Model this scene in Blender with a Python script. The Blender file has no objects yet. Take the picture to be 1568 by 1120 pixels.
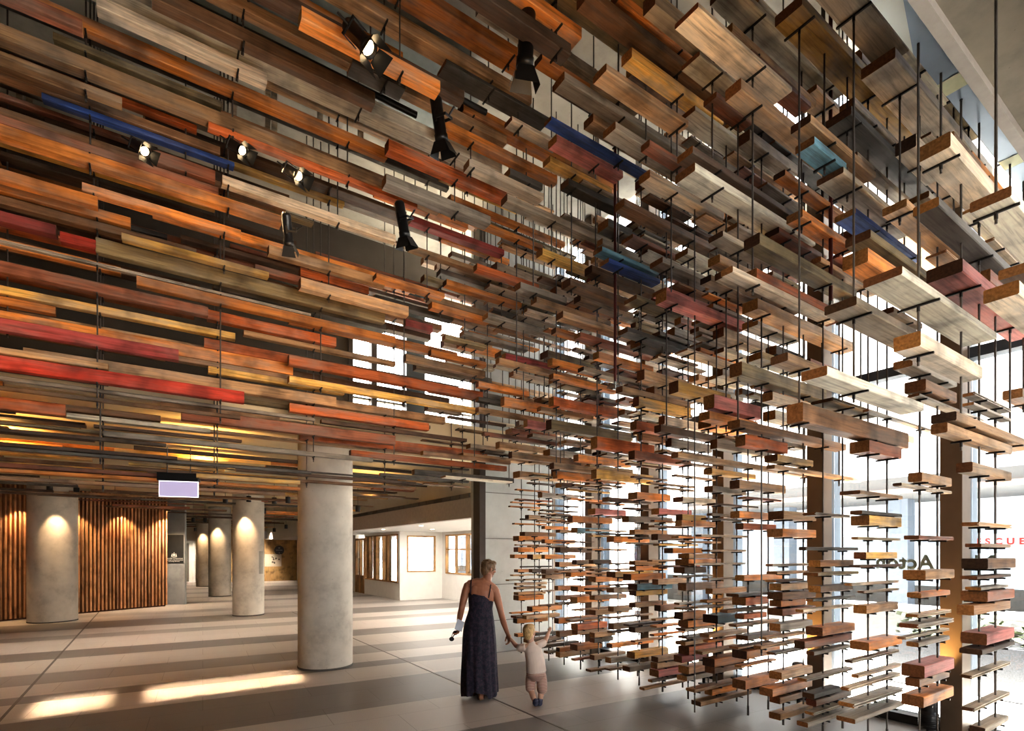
WORLD=8.0; SUN=95; SUNP=10; WARM=0.38; LOBBY=240; SOFF=170; EXPO=0.33; VT='Standard'; LOOK='Medium High Contrast'
import bpy, bmesh, math, random
from mathutils import Vector, Matrix
PI=math.pi
rnd=random.Random(11)
scene=bpy.context.scene
COL=scene.collection
# ---------------------------------------------------------------- camera basis
F_PX=817.0; HZ=846.0; CX=784.0; CH=1.75
TH=math.atan2(2000-CX,F_PX); S_=math.sin(TH); C_=math.cos(TH)   # X axis is the batten direction
def proj(X,Y,H):
    r=S_*X-C_*Y; z=C_*X+S_*Y
    if z<.1: z=.1
    return CX+F_PX*r/z, HZ-F_PX*(H-CH)/z, z
def cam_pt(r,z,H=0.0): return Vector((S_*r+C_*z,-C_*r+S_*z,H))
# ---------------------------------------------------------------- helpers
def link(o,parent=None):
    COL.objects.link(o)
    if parent is not None: o.parent=parent
    return o
def tag(o,label=None,cat=None,group=None,kind=None):
    if label: o['label']=label
    if cat: o['category']=cat
    if group: o['group']=group
    if kind: o['kind']=kind
    return o
def empty(name,loc,rz=0.0):
    o=bpy.data.objects.new(name,None); o.empty_display_size=.1
    COL.objects.link(o); o.location=loc; o.rotation_euler=(0,0,rz); return o
class MB:
    def __init__(s): s.v=[]; s.f=[]; s.m=[]; s.sm=[]
    def add(s,vs,fs,mi=0,smooth=False):
        o=len(s.v); s.v+= [tuple(v) for v in vs]
        for k,f in enumerate(fs):
            s.f.append([o+i for i in f]); s.m.append(mi[k] if isinstance(mi,(list,tuple)) else mi); s.sm.append(smooth)
    def box(s,x0,x1,y0,y1,z0,z1,mi=0,bev=0.0):
        if bev<=0:
            v=[(x0,y0,z0),(x1,y0,z0),(x1,y1,z0),(x0,y1,z0),(x0,y0,z1),(x1,y0,z1),(x1,y1,z1),(x0,y1,z1)]
            s.add(v,[(3,2,1,0),(4,5,6,7),(0,1,5,4),(1,2,6,5),(2,3,7,6),(3,0,4,7)],mi)
        else:
            b=min(bev,.45*min(x1-x0,y1-y0,z1-z0)); bm=bmesh.new()
            bmesh.ops.create_cube(bm,size=1.0)
            for q in bm.verts: q.co=Vector((x0+(q.co.x+.5)*(x1-x0),y0+(q.co.y+.5)*(y1-y0),z0+(q.co.z+.5)*(z1-z0)))
            bmesh.ops.bevel(bm,geom=list(bm.edges),offset=b,segments=2,affect='EDGES',profile=.6)
            bm.verts.index_update()
            s.add([q.co.copy() for q in bm.verts],[[q.index for q in f.verts] for f in bm.faces],mi); bm.free()
    def tube(s,p0,p1,r0,r1=None,n=10,mi=0,cap=True,smooth=True):
        p0=Vector(p0); p1=Vector(p1); r1=r0 if r1 is None else r1
        d=(p1-p0).normalized(); a=Vector((0,0,1)) if abs(d.z)<.9 else Vector((1,0,0))
        u=d.cross(a).normalized(); w=d.cross(u)
        vs=[]
        for p,r in ((p0,r0),(p1,r1)):
            for i in range(n):
                t=2*PI*i/n; vs.append(p+u*(r*math.cos(t))+w*(r*math.sin(t)))
        s.add(vs,[(i,(i+1)%n,n+(i+1)%n,n+i) for i in range(n)],mi,smooth)
        if cap:
            s.add(vs[:n],[list(range(n))[::-1]],mi); s.add(vs[n:],[list(range(n))],mi)
    def lathe(s,prof,c,n=32,mi=0,smooth=True):
        vs=[]
        for r,z in prof:
            for i in range(n):
                t=2*PI*i/n; vs.append((c[0]+r*math.cos(t),c[1]+r*math.sin(t),c[2]+z))
        fs=[]
        for j in range(len(prof)-1):
            for i in range(n): fs.append((j*n+i,j*n+(i+1)%n,(j+1)*n+(i+1)%n,(j+1)*n+i))
        s.add(vs,fs,mi,smooth)
    def rings(s,rs,mi=0,smooth=True,close=True):
        n=len(rs[0]); vs=[p for r in rs for p in r]; fs=[]
        for j in range(len(rs)-1):
            for i in range(n): fs.append((j*n+i,j*n+(i+1)%n,(j+1)*n+(i+1)%n,(j+1)*n+i))
        if close:
            fs.append(list(range(n))[::-1]); k=(len(rs)-1)*n; fs.append([k+i for i in range(n)])
        s.add(vs,fs,mi,smooth)
    def mesh(s,name,mats):
        me=bpy.data.meshes.new(name); me.from_pydata([tuple(v) for v in s.v],[],s.f)
        for m in (mats if isinstance(mats,(list,tuple)) else [mats]): me.materials.append(m)
        me.polygons.foreach_set('material_index',s.m); me.polygons.foreach_set('use_smooth',s.sm)
        me.update(); return me
    def build(s,name,mats,parent=None,loc=None):
        o=bpy.data.objects.new(name,s.mesh(name,mats)); link(o,parent)
        if loc is not None: o.location=loc
        return o
def struct(o): o['kind']='structure'; return o
# ---------------------------------------------------------------- materials
def newmat(name):
    m=bpy.data.materials.new(name); m.use_nodes=True; nt=m.node_tree
    b=[n for n in nt.nodes if n.type=='BSDF_PRINCIPLED'][0]
    return m,nt,b
def N(nt,t,**kw):
    n=nt.nodes.new(t)
    for k,v in kw.items():
        if k in n.inputs.keys(): n.inputs[k].default_value=v
        else: setattr(n,k,v)
    return n
def ramp(nt,stops):
    r=nt.nodes.new('ShaderNodeValToRGB'); e=r.color_ramp.elements
    while len(e)<len(stops): e.new(.5)
    for i,(p,c) in enumerate(stops): e[i].position=p; e[i].color=(c[0],c[1],c[2],1)
    return r
def rgb(c): return (c[0],c[1],c[2],1)
def plain(name,c,rough=.6,metal=0.0,noise=.08,scale=12,bump=0.0,spec=.5):
    m,nt,b=newmat(name); L=nt.links
    tc=N(nt,'ShaderNodeTexCoord'); no=N(nt,'ShaderNodeTexNoise',Scale=scale,Detail=5.0)
    L.new(tc.outputs['Object'],no.inputs['Vector'])
    r=ramp(nt,[(.3,[x*(1-noise) for x in c]),(.7,[min(1,x*(1+noise)) for x in c])])
    L.new(no.outputs[0],r.inputs[0]); L.new(r.outputs[0],b.inputs['Base Color'])
    b.inputs['Roughness'].default_value=rough; b.inputs['Metallic'].default_value=metal
    b.inputs['Specular IOR Level'].default_value=spec
    if bump:
        bp=N(nt,'ShaderNodeBump',Strength=bump,Distance=.01); L.new(no.outputs[0],bp.inputs['Height']); L.new(bp.outputs[0],b.inputs['Normal'])
    return m
def emis(name,c,strength):
    m,nt,b=newmat(name); b.inputs['Base Color'].default_value=rgb(c)
    b.inputs['Emission Color'].default_value=rgb(c); b.inputs['Emission Strength'].default_value=strength
    return m
def wood(name,c,weather=.35,axis='X',coord='Object',rough=.62,dark=.45):
    """sawn timber: grain along one axis, weathered blotches, per-piece variation"""
    m,nt,b=newmat(name); L=nt.links
    tc=N(nt,'ShaderNodeTexCoord'); geo=N(nt,'ShaderNodeNewGeometry'); oi=N(nt,'ShaderNodeObjectInfo')
    add=N(nt,'ShaderNodeMath',operation='ADD'); L.new(geo.outputs['Random Per Island'],add.inputs[0]); L.new(oi.outputs['Random'],add.inputs[1])
    fr=N(nt,'ShaderNodeMath',operation='FRACT'); L.new(add.outputs[0],fr.inputs[0])
    mul=N(nt,'ShaderNodeMath',operation='MULTIPLY'); mul.inputs[1].default_value=37.0; L.new(fr.outputs[0],mul.inputs[0])
    off=N(nt,'ShaderNodeVectorMath',operation='ADD'); L.new(tc.outputs[coord],off.inputs[0]); L.new(mul.outputs[0],off.inputs[1])
    mp=N(nt,'ShaderNodeMapping'); sc={'X':(1.3,26,26),'Z':(26,26,1.3)}[axis]; mp.inputs['Scale'].default_value=sc
    L.new(off.outputs[0],mp.inputs['Vector'])
    gr=N(nt,'ShaderNodeTexNoise',Scale=1.6,Detail=6.0,Roughness=.65,Distortion=.6); L.new(mp.outputs[0],gr.inputs['Vector'])
    gm=ramp(nt,[(.28,[x*dark for x in c]),(.5,c),(.74,[min(1,x*1.35+.01) for x in c])]); L.new(gr.outputs[0],gm.inputs[0])
    mp2=N(nt,'ShaderNodeMapping'); mp2.inputs['Scale'].default_value={'X':(1.0,4,4),'Z':(4,4,1.0)}[axis]; L.new(off.outputs[0],mp2.inputs['Vector'])
    bl=N(nt,'ShaderNodeTexNoise',Scale=1.7,Detail=4.0,Roughness=.6); L.new(mp2.outputs[0],bl.inputs['Vector'])
    lum=sum(c)/3; gcol=[.55*lum+.10,.52*lum+.09,.47*lum+.075]
    br=ramp(nt,[(.44,(0,0,0)),(.62,(weather,)*3)]); L.new(bl.outputs[0],br.inputs[0])
    mx=N(nt,'ShaderNodeMix',data_type='RGBA'); L.new(br.outputs[0],mx.inputs[0]); L.new(gm.outputs[0],mx.inputs[6]); mx.inputs[7].default_value=rgb(gcol)
    bl2=N(nt,'ShaderNodeTexNoise',Scale=3.2,Detail=3.0); L.new(off.outputs[0],bl2.inputs['Vector'])
    br2=ramp(nt,[(.32,(.38,)*3),(.52,(1,)*3)]); L.new(bl2.outputs[0],br2.inputs[0])
    mm=N(nt,'ShaderNodeMix',data_type='RGBA',blend_type='MULTIPLY'); mm.inputs[0].default_value=.8
    L.new(mx.outputs[2],mm.inputs[6]); L.new(br2.outputs[0],mm.inputs[7])
    hv=N(nt,'ShaderNodeHueSaturation'); L.new(mm.outputs[2],hv.inputs['Color'])
    mr=N(nt,'ShaderNodeMapRange'); mr.inputs[3].default_value=.6; mr.inputs[4].default_value=1.25; L.new(fr.outputs[0],mr.inputs[0]); L.new(mr.outputs[0],hv.inputs['Value'])
    L.new(hv.outputs[0],b.inputs['Base Color']); b.inputs['Roughness'].default_value=rough
    b.inputs['Specular IOR Level'].default_value=.35
    bp=N(nt,'ShaderNodeBump',Strength=.25,Distance=.004); L.new(gr.outputs[0],bp.inputs['Height']); L.new(bp.outputs[0],b.inputs['Normal'])
    return m
WC={'orange':(.56,.20,.045),'redorange':(.40,.105,.03),'tan':(.36,.215,.11),'yellow':(.55,.32,.085),'brown':(.20,.105,.052),
'darkbrown':(.085,.048,.03),'grey':(.25,.215,.175),'beige':(.46,.37,.27),'pink':(.40,.135,.115),'crimson':(.26,.045,.04),
'red':(.36,.035,.018),'blue':(.022,.05,.17),'teal':(.09,.19,.24),'olive':(.22,.165,.085),'charcoal':(.075,.068,.06),'white':(.58,.50,.40),'redbrown':(.235,.085,.045)}
WN={'orange':'bright orange','redorange':'rust orange','tan':'tan','yellow':'honey yellow','brown':'mid brown','darkbrown':'dark brown','grey':'weathered grey',
'beige':'pale beige','pink':'faded pink','crimson':'dull crimson','red':'red painted','blue':'dark blue painted','teal':'pale blue painted','olive':'olive brown','charcoal':'charcoal grey','white':'near-white','redbrown':'red brown'}  # near-white holds the light of lit undersides in its colour
WM={}
for k,c in WC.items():
    painted=k in('red','blue','teal','pink','crimson','white')  # white has no coating; it carries painted-in light
    c=tuple(min(.8,x*1.45) for x in c)
    WM[k]=wood('timber_'+k,c,weather=.5 if not painted else .25)
WKEYS=list(WM)
# sawn end grain: each piece picks its own tone
def endmat():
    m,nt,b=newmat('timber_sawn_end'); L=nt.links
    geo=N(nt,'ShaderNodeNewGeometry'); oi=N(nt,'ShaderNodeObjectInfo'); add=N(nt,'ShaderNodeMath',operation='ADD')
    L.new(geo.outputs['Random Per Island'],add.inputs[0]); L.new(oi.outputs['Random'],add.inputs[1])
    fr=N(nt,'ShaderNodeMath',operation='FRACT'); L.new(add.outputs[0],fr.inputs[0])
    r=ramp(nt,[(0,(.07,.038,.024)),(.25,(.19,.08,.036)),(.6,(.36,.17,.065)),(.85,(.52,.26,.085)),(1,(.17,.045,.03))]); L.new(fr.outputs[0],r.inputs[0])
    tc=N(nt,'ShaderNodeTexCoord'); wv=N(nt,'ShaderNodeTexNoise',Scale=60.0,Detail=3.0); L.new(tc.outputs['Object'],wv.inputs['Vector'])
    br=ramp(nt,[(.3,(.6,)*3),(.7,(1.15,)*3)]); L.new(wv.outputs[0],br.inputs[0])
    mm=N(nt,'ShaderNodeMix',data_type='RGBA',blend_type='MULTIPLY'); mm.inputs[0].default_value=1
    L.new(r.outputs[0],mm.inputs[6]); L.new(br.outputs[0],mm.inputs[7]); L.new(mm.outputs[2],b.inputs['Base Color']); b.inputs['Roughness'].default_value=.75
    return m
M_END=endmat()
M_ROD=plain('threaded_steel_rod',(.13,.115,.105),.45,.7,.1,40)
M_BAR=plain('black_steel_bar',(.04,.037,.035),.5,.6)
M_BLACK=plain('black_powdercoat',(.012,.012,.013),.4,0.0,.1)
M_STEEL=plain('dark_brown_steel',(.075,.06,.05),.5,.2,.12,6)
M_ALU=plain('blue_grey_aluminium',(.075,.095,.12),.5,.1,.06,8)
M_REDPIPE=plain('dark_red_pipe',(.11,.017,.012),.45)
M_WHITE=plain('white_wall_paint',(.80,.77,.72),.8,0,.03,5)
M_PINE=wood('pine_ply',(.62,.40,.17),.1,'Z',dark=.75)
M_OAKF=wood('light_timber_frame',(.52,.29,.12),.1,'Z',dark=.7)
def concrete(name,c,scale=2.2,streak=True):
    m,nt,b=newmat(name); L=nt.links
    tc=N(nt,'ShaderNodeTexCoord'); n1=N(nt,'ShaderNodeTexNoise',Scale=scale,Detail=8.0,Roughness=.62); L.new(tc.outputs['Object'],n1.inputs['Vector'])
    r=ramp(nt,[(.3,[x*.68 for x in c]),(.5,c),(.75,[min(1,x*1.2) for x in c])]); L.new(n1.outputs[0],r.inputs[0])
    vo=N(nt,'ShaderNodeTexVoronoi',Scale=9.0); L.new(tc.outputs['Object'],vo.inputs['Vector'])
    pr=ramp(nt,[(.03,(.35,)*3),(.07,(1,)*3)]); L.new(vo.outputs[0],pr.inputs[0])
    mm=N(nt,'ShaderNodeMix',data_type='RGBA',blend_type='MULTIPLY'); mm.inputs[0].default_value=.55
    L.new(r.outputs[0],mm.inputs[6]); L.new(pr.outputs[0],mm.inputs[7]); L.new(mm.outputs[2],b.inputs['Base Color'])
    b.inputs['Roughness'].default_value=.78
    bp=N(nt,'ShaderNodeBump',Strength=.2,Distance=.01); L.new(n1.outputs[0],bp.inputs['Height']); L.new(bp.outputs[0],b.inputs['Normal'])
    return m
M_CONC=concrete('board_marked_concrete',(.56,.52,.46))
M_CONCG=concrete('blue_grey_concrete',(.36,.37,.37),1.3)
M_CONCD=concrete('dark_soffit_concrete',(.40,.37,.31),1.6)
def glassmat(name,tint,refl=.08,rough=.0):
    m,nt,b=newmat(name); L=nt.links; out=[n for n in nt.nodes if n.type=='OUTPUT_MATERIAL'][0]
    tr=N(nt,'ShaderNodeBsdfTransparent',Color=rgb(tint)); gl=N(nt,'ShaderNodeBsdfGlossy',Roughness=rough); gl.inputs['Color'].default_value=(.9,.95,1,1)
    fz=N(nt,'ShaderNodeFresnel',IOR=1.45); ml=N(nt,'ShaderNodeMath',operation='MULTIPLY'); ml.inputs[1].default_value=refl/.04; ml.use_clamp=True
    L.new(fz.outputs[0],ml.inputs[0]); mx=N(nt,'ShaderNodeMixShader'); L.new(ml.outputs[0],mx.inputs[0]); L.new(tr.outputs[0],mx.inputs[1]); L.new(gl.outputs[0],mx.inputs[2])
    L.new(mx.outputs[0],out.inputs['Surface']); return m
M_GLASS=glassmat('clear_glazing',(.96,.98,1.0),.03)
M_GLASSF=glassmat('dusty_glazing',(.93,.94,.95),.03)
# ---------------------------------------------------------------- the setting
XG=6.4
# floor: stone in bands of two tones, with slab joints
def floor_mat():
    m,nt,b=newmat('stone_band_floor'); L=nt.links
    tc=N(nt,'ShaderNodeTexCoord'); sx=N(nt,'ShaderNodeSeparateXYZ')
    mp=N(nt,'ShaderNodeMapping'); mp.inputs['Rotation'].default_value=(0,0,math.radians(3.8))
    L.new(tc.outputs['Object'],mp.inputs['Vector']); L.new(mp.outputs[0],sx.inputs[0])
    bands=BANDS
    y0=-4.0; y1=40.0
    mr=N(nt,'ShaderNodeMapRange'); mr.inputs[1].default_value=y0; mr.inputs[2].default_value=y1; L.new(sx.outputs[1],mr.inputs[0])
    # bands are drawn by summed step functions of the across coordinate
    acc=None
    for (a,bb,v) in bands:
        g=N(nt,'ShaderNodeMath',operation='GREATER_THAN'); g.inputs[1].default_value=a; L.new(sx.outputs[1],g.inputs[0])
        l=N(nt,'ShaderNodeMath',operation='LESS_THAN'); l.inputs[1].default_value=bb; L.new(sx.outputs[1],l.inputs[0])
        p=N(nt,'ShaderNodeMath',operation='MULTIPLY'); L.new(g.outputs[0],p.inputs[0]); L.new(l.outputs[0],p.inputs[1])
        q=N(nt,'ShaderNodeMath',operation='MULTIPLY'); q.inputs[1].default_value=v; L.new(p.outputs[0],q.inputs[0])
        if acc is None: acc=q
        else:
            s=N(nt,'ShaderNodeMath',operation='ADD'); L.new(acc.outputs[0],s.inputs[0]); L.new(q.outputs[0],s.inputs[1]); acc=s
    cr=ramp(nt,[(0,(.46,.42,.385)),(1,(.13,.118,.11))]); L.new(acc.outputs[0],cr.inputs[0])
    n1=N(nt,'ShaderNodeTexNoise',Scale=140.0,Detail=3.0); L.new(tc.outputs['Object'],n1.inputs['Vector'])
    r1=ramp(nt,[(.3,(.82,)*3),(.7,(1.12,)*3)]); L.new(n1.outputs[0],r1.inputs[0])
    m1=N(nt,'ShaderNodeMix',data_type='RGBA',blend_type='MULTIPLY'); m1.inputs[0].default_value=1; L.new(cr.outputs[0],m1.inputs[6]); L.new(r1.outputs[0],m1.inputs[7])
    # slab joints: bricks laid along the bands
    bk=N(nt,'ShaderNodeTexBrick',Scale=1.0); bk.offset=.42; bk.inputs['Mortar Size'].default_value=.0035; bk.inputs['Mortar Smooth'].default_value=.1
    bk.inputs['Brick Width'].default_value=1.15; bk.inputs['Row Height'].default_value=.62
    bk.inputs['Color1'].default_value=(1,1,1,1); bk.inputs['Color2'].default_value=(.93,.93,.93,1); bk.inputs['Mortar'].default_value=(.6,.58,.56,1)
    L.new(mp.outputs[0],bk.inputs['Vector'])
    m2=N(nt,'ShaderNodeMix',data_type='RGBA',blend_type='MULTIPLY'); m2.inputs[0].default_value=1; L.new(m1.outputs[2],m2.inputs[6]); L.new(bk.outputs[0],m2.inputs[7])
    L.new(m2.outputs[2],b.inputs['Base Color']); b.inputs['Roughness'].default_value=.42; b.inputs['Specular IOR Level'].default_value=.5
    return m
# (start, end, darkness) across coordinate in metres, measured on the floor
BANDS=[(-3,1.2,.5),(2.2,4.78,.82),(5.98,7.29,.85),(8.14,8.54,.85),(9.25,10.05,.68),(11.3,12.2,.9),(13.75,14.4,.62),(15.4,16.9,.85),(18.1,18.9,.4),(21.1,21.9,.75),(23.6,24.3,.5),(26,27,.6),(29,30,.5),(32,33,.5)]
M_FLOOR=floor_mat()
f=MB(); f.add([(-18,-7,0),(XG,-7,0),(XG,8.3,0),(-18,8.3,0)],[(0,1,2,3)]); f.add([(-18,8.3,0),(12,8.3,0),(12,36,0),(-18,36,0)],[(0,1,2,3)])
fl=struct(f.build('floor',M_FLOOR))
# thin brass-dark movement joints let into the floor
j=MB(); j.box(-1.34,-1.31,-1,20.5,.0,.003); struct(j.build('trim_1',plain('floor_joint',(.10,.09,.08),.5)))
j=MB(); j.box(3.355,3.378,1.5,16.5,.0,.003); struct(j.build('trim_2',plain('floor_joint_strip',(.12,.105,.095),.5)))
# ceiling slabs
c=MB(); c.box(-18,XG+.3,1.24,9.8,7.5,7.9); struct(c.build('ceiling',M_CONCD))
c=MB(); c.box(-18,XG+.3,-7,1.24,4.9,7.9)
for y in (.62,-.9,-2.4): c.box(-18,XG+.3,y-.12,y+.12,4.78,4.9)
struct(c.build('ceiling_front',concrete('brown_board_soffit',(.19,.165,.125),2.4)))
# beam edge strip along the near soffit
c=MB(); c.box(-18,XG+.2,1.18,1.245,4.84,4.91); struct(c.build('trim_3',plain('soffit_edge_trim',(.30,.27,.24),.6)))
# lobby slab (low ceiling behind the screen)
M_WARMC=plain('warm_white_soffit',(.72,.60,.40),.8,0,.05,3)
c=MB(); c.box(-18,5.6,7.75,36,3.55,3.85); struct(c.build('ceiling_lobby',M_WARMC))
c=MB(); c.box(5.6,12,9.3,36,2.5,3.85); struct(c.build('ceiling_bulkhead',plain('white_bulkhead',(.74,.72,.69),.85,0,.03,4)))
c=MB(); c.box(5.42,5.6,9.3,20.5,2.46,2.98); struct(c.build('trim_4',plain('grey_bulkhead_face',(.40,.36,.32),.7)))
c=MB(); c.box(5.40,5.425,9.6,20.4,2.88,2.97)
for q in range(26): c.box(5.39,5.402,9.6+q*.42,9.62+q*.42,2.88,2.97)
struct(c.build('trim_5',plain('vent_strip',(.085,.078,.07),.6)))
# wall above the lobby slab, with a clerestory
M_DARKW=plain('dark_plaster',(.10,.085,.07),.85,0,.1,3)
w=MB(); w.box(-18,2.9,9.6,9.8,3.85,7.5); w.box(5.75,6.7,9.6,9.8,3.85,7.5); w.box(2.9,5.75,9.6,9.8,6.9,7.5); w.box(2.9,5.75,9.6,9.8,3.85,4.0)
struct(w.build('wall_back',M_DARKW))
win=empty('window_1',(4.3,9.7,4.0)); struct(win)
def child(mb,name,mat,parent):
    o=mb.build(name,mat,parent); o.matrix_parent_inverse=Matrix.Translation(parent.location).inverted() if not parent.rotation_euler.z else (Matrix.Translation(parent.location)@Matrix.Rotation(parent.rotation_euler.z,4,'Z')).inverted()
    return o
b=MB(); b.box(2.9,5.75,9.66,9.68,4.0,6.9); child(b,'pane',M_GLASSF,win)
b=MB(); b.box(3.98,4.36,9.5,9.75,4.0,6.9); child(b,'column',M_BLACK,win)
b=MB(); b.box(3.32,3.42,9.55,9.72,4.0,6.9); child(b,'mullion',M_STEEL,win)
b=MB(); b.box(2.9,2.98,9.55,9.72,4.0,6.9); child(b,'mullion',M_STEEL,win)
b=MB(); b.box(2.9,5.75,9.62,9.7,4.55,4.58); child(b,'transom',M_STEEL,win)
# pier of board-marked concrete with a steel post on its corner
w=MB(); w.box(4.7,6.25,7.9,8.3,0,7.5); struct(w.build('wall_pier',concrete('pale_grey_concrete',(.47,.48,.46),1.2)))
w=MB()
for z in (.55,1.18,1.98,2.78): w.box(4.702,6.252,7.893,7.902,z,z+.012)
struct(w.build('trim_6',plain('pier_joint_dark',(.16,.15,.14),.8)))  # dark horizontal joint lines across the pier
w=MB(); w.box(4.57,4.69,7.78,8.0,0,7.5,0,.01); struct(w.build('trim_7',M_STEEL))
# left boundary of the hall far beyond the frame, rear wall with an opening for daylight
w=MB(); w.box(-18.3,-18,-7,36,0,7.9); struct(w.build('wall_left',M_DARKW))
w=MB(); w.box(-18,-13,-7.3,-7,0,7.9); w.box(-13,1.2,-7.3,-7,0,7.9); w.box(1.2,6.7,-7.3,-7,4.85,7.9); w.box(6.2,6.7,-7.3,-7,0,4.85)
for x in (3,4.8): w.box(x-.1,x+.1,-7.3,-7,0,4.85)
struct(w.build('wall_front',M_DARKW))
w=MB(); w.box(-18,12,36,36.3,0,3.85); struct(w.build('wall_far',M_WHITE))
# ---- glazed front on the right
gl=empty('window_2',(XG,.6,0)); struct(gl)
MY=[-5.6,-4.35,-3.1,-1.87,-.62,.6,1.85,3.09,4.33,5.6,6.86,8.12]
M_MULL=plain('bronze_mullion',(.16,.115,.08),.5,.3,.1,5)
for y in MY:
    b=MB(); b.box(XG-.22,XG+.0,y-.085,y+.085,0,7.5,0,.006); child(b,'mullion',M_MULL,gl)
    b=MB(); b.box(XG,XG+.22,y-.075,y+.075,0,7.5,0,.004); child(b,'mullion_cap',M_ALU,gl)
for z in (3.62,5.9):
    b=MB(); b.box(XG-.05,XG+.10,-7,8.1,z-.05,z+.05); child(b,'transom',M_ALU,gl)
b=MB(); b.box(XG-.06,XG+.12,-7,8.1,.012,.10); child(b,'sill',M_BLACK,gl)
for k in range(len(MY)-1):
    b=MB(); b.box(XG+.06,XG+.068,MY[k]+.08,MY[k+1]-.08,.1,7.45); child(b,'pane',M_GLASS,gl)
# lettering on the glass, facing the street (mirrored from inside)
def text_mesh(s,size,name,mat,extr=.0015,align='CENTER',space=1.0,bold=0.0):
    cu=bpy.data.curves.new(name,'FONT'); cu.body=s; cu.size=size; cu.extrude=extr; cu.align_x=align; cu.space_character=space; cu.offset=bold
    o=bpy.data.objects.new(name,cu); COL.objects.link(o); bpy.context.view_layer.update()
    me=bpy.data.meshes.new_from_object(o.evaluated_get(bpy.context.evaluated_depsgraph_get()))
    bpy.data.objects.remove(o); me.materials.clear(); me.materials.append(mat)
    ob=bpy.data.objects.new(name,me); COL.objects.link(ob); return ob
M_LET=plain('grey_olive_vinyl',(.15,.155,.11),.6)
t=text_mesh('New Acton',.20,'window_lettering',M_LET,bold=.006,space=1.05); t.location=(XG+.075,2.10,1.58); t.rotation_euler=(PI/2,0,PI/2)
tag(t,'large pale olive letters reading New Acton reversed on the street glazing','lettering')
# ---- street outside
M_PAVE=plain('pale_paving',(.74,.72,.68),.8,0,.05,6)
g=MB(); g.box(XG,40,-40,8.3,-.06,-.01); g.box(12.0,40,8.3,60,-.06,-.01); struct(g.build('ground',M_PAVE))
M_PALE=plain('pale_render',(.45,.45,.45),.85,0,.05,2)
M_AWN=plain('grey_awning',(.055,.055,.055),.7,0,.1,3)
M_GRAN=plain('dark_granite',(.035,.036,.04),.35,0,.45,60)
bl=empty('street_building',(16,-2,0)); tag(bl,'pale building with grey awning across the street, behind the glazing','building')
b=MB(); b.box(16,17,-30,30,3.3,12); child(b,'wall',M_PALE,bl)
b=MB(); b.box(13.2,16,-30,30,3.0,3.35); child(b,'awning',M_AWN,bl)
b=MB(); b.box(13.15,13.2,-30,30,3.0,3.1); child(b,'awning_edge',plain('pinkish_edge',(.20,.14,.115),.7),bl)
for y in (-9,-6,-3.0,-.2,2.6,5.4,8.2,11):
    b=MB(); b.box(14.6,15.0,y-.22,y+.22,0,3.0); child(b,'column',plain('blue_grey_column',(.09,.11,.14),.6),bl)
b=MB(); b.box(16,16.3,-30,30,0,.9); child(b,'plinth',M_AWN,bl)
b=MB(); b.box(18.5,18.7,-30,30,0,3.3); child(b,'shop_backdrop',M_PALE,bl)  # backdrop added to dim the bright sky behind the sign letters
M_SHOP=glassmat('shop_glass',(.75,.8,.85),.1)
b=MB(); b.box(16.1,16.12,-30,30,.9,3.0); child(b,'shopfront_glass',M_SHOP,bl)
st=text_mesh('RESCUE',.20,'sign_letters',plain('red_sign_paint',(.30,.012,.008),.5),space=1.7,bold=.008); st.parent=bl
st.matrix_parent_inverse=Matrix.Translation(bl.location).inverted(); st.location=(16.05,4.0,1.93); st.rotation_euler=(PI/2,0,-PI/2); st['label']='red letters reading RESCUE'
pl=empty('planter',(8.6,.8,0)); tag(pl,'dark granite planter with low green shrubs outside the glazing','planter')
b=MB(); b.box(8.3,9.2,-3,3.2,0,.62,0,.01); child(b,'planter_box',M_GRAN,pl)
b=MB(); r2=random.Random(3)
for q in range(900):
    x=8.35+r2.random()*.8; y=-2.95+r2.random()*6.1; z=.62+r2.random()*.30; a=r2.random()*6.3; s=.05+.05*r2.random()
    d=Vector((math.cos(a)*s,math.sin(a)*s,(r2.random()-.3)*s)); e=Vector((-d.y*.5,d.x*.5,.02)); p=Vector((x,y,z))
    b.add([p-d,p+e,p+d,p-e],[(0,1,2,3)])
child(b,'foliage',plain('shrub_leaf',(.03,.04,.014),.6),pl)
ll=empty('low_wall',(11,-2,0)); tag(ll,'long grey low wall running along the street outside the glazing','wall')
b=MB(); b.box(10.6,11,-30,7.6,0,.75); child(b,'wall_body',M_AWN,ll); b=MB(); b.box(10.55,11.05,-30,7.6,.75,.83); child(b,'coping',M_PALE,ll)
# ---- concrete columns down the lobby
def column(y,label,x=2.2,r=.40,h=3.55):
    m=MB(); n=48
    prof=[(r,0),(r,h)]
    m.lathe(prof,(0,0,0),n); m.lathe([(r+.004,1.2),(r+.004,1.204)],(0,0,0),n)
    o=m.build('concrete_column',M_CONC,None,(x,y,0)); tag(o,label,'column',None)
    sk=MB(); sk.lathe([(r+.004,0),(r+.008,.012),(r+.004,.03),(r,.03)],(0,0,0),n); sk.build('base_joint',plain('base_joint_dark',(.12,.11,.10),.8),o)  # dark ring around the column foot
    return o
column(8.42,'largest and nearest round concrete column standing left of the woman')
column(16.46,'second round concrete column with bronze plate, behind the nearest column')
column(24.2,'third round concrete column, slimmer in view, right of the far slim one')
column(31.5,'farthest and slimmest round concrete column in the lobby')
o=column(17.75,'wide concrete column half in front of the timber slat screen at left',-2.12,.50)
pp=MB()
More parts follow.
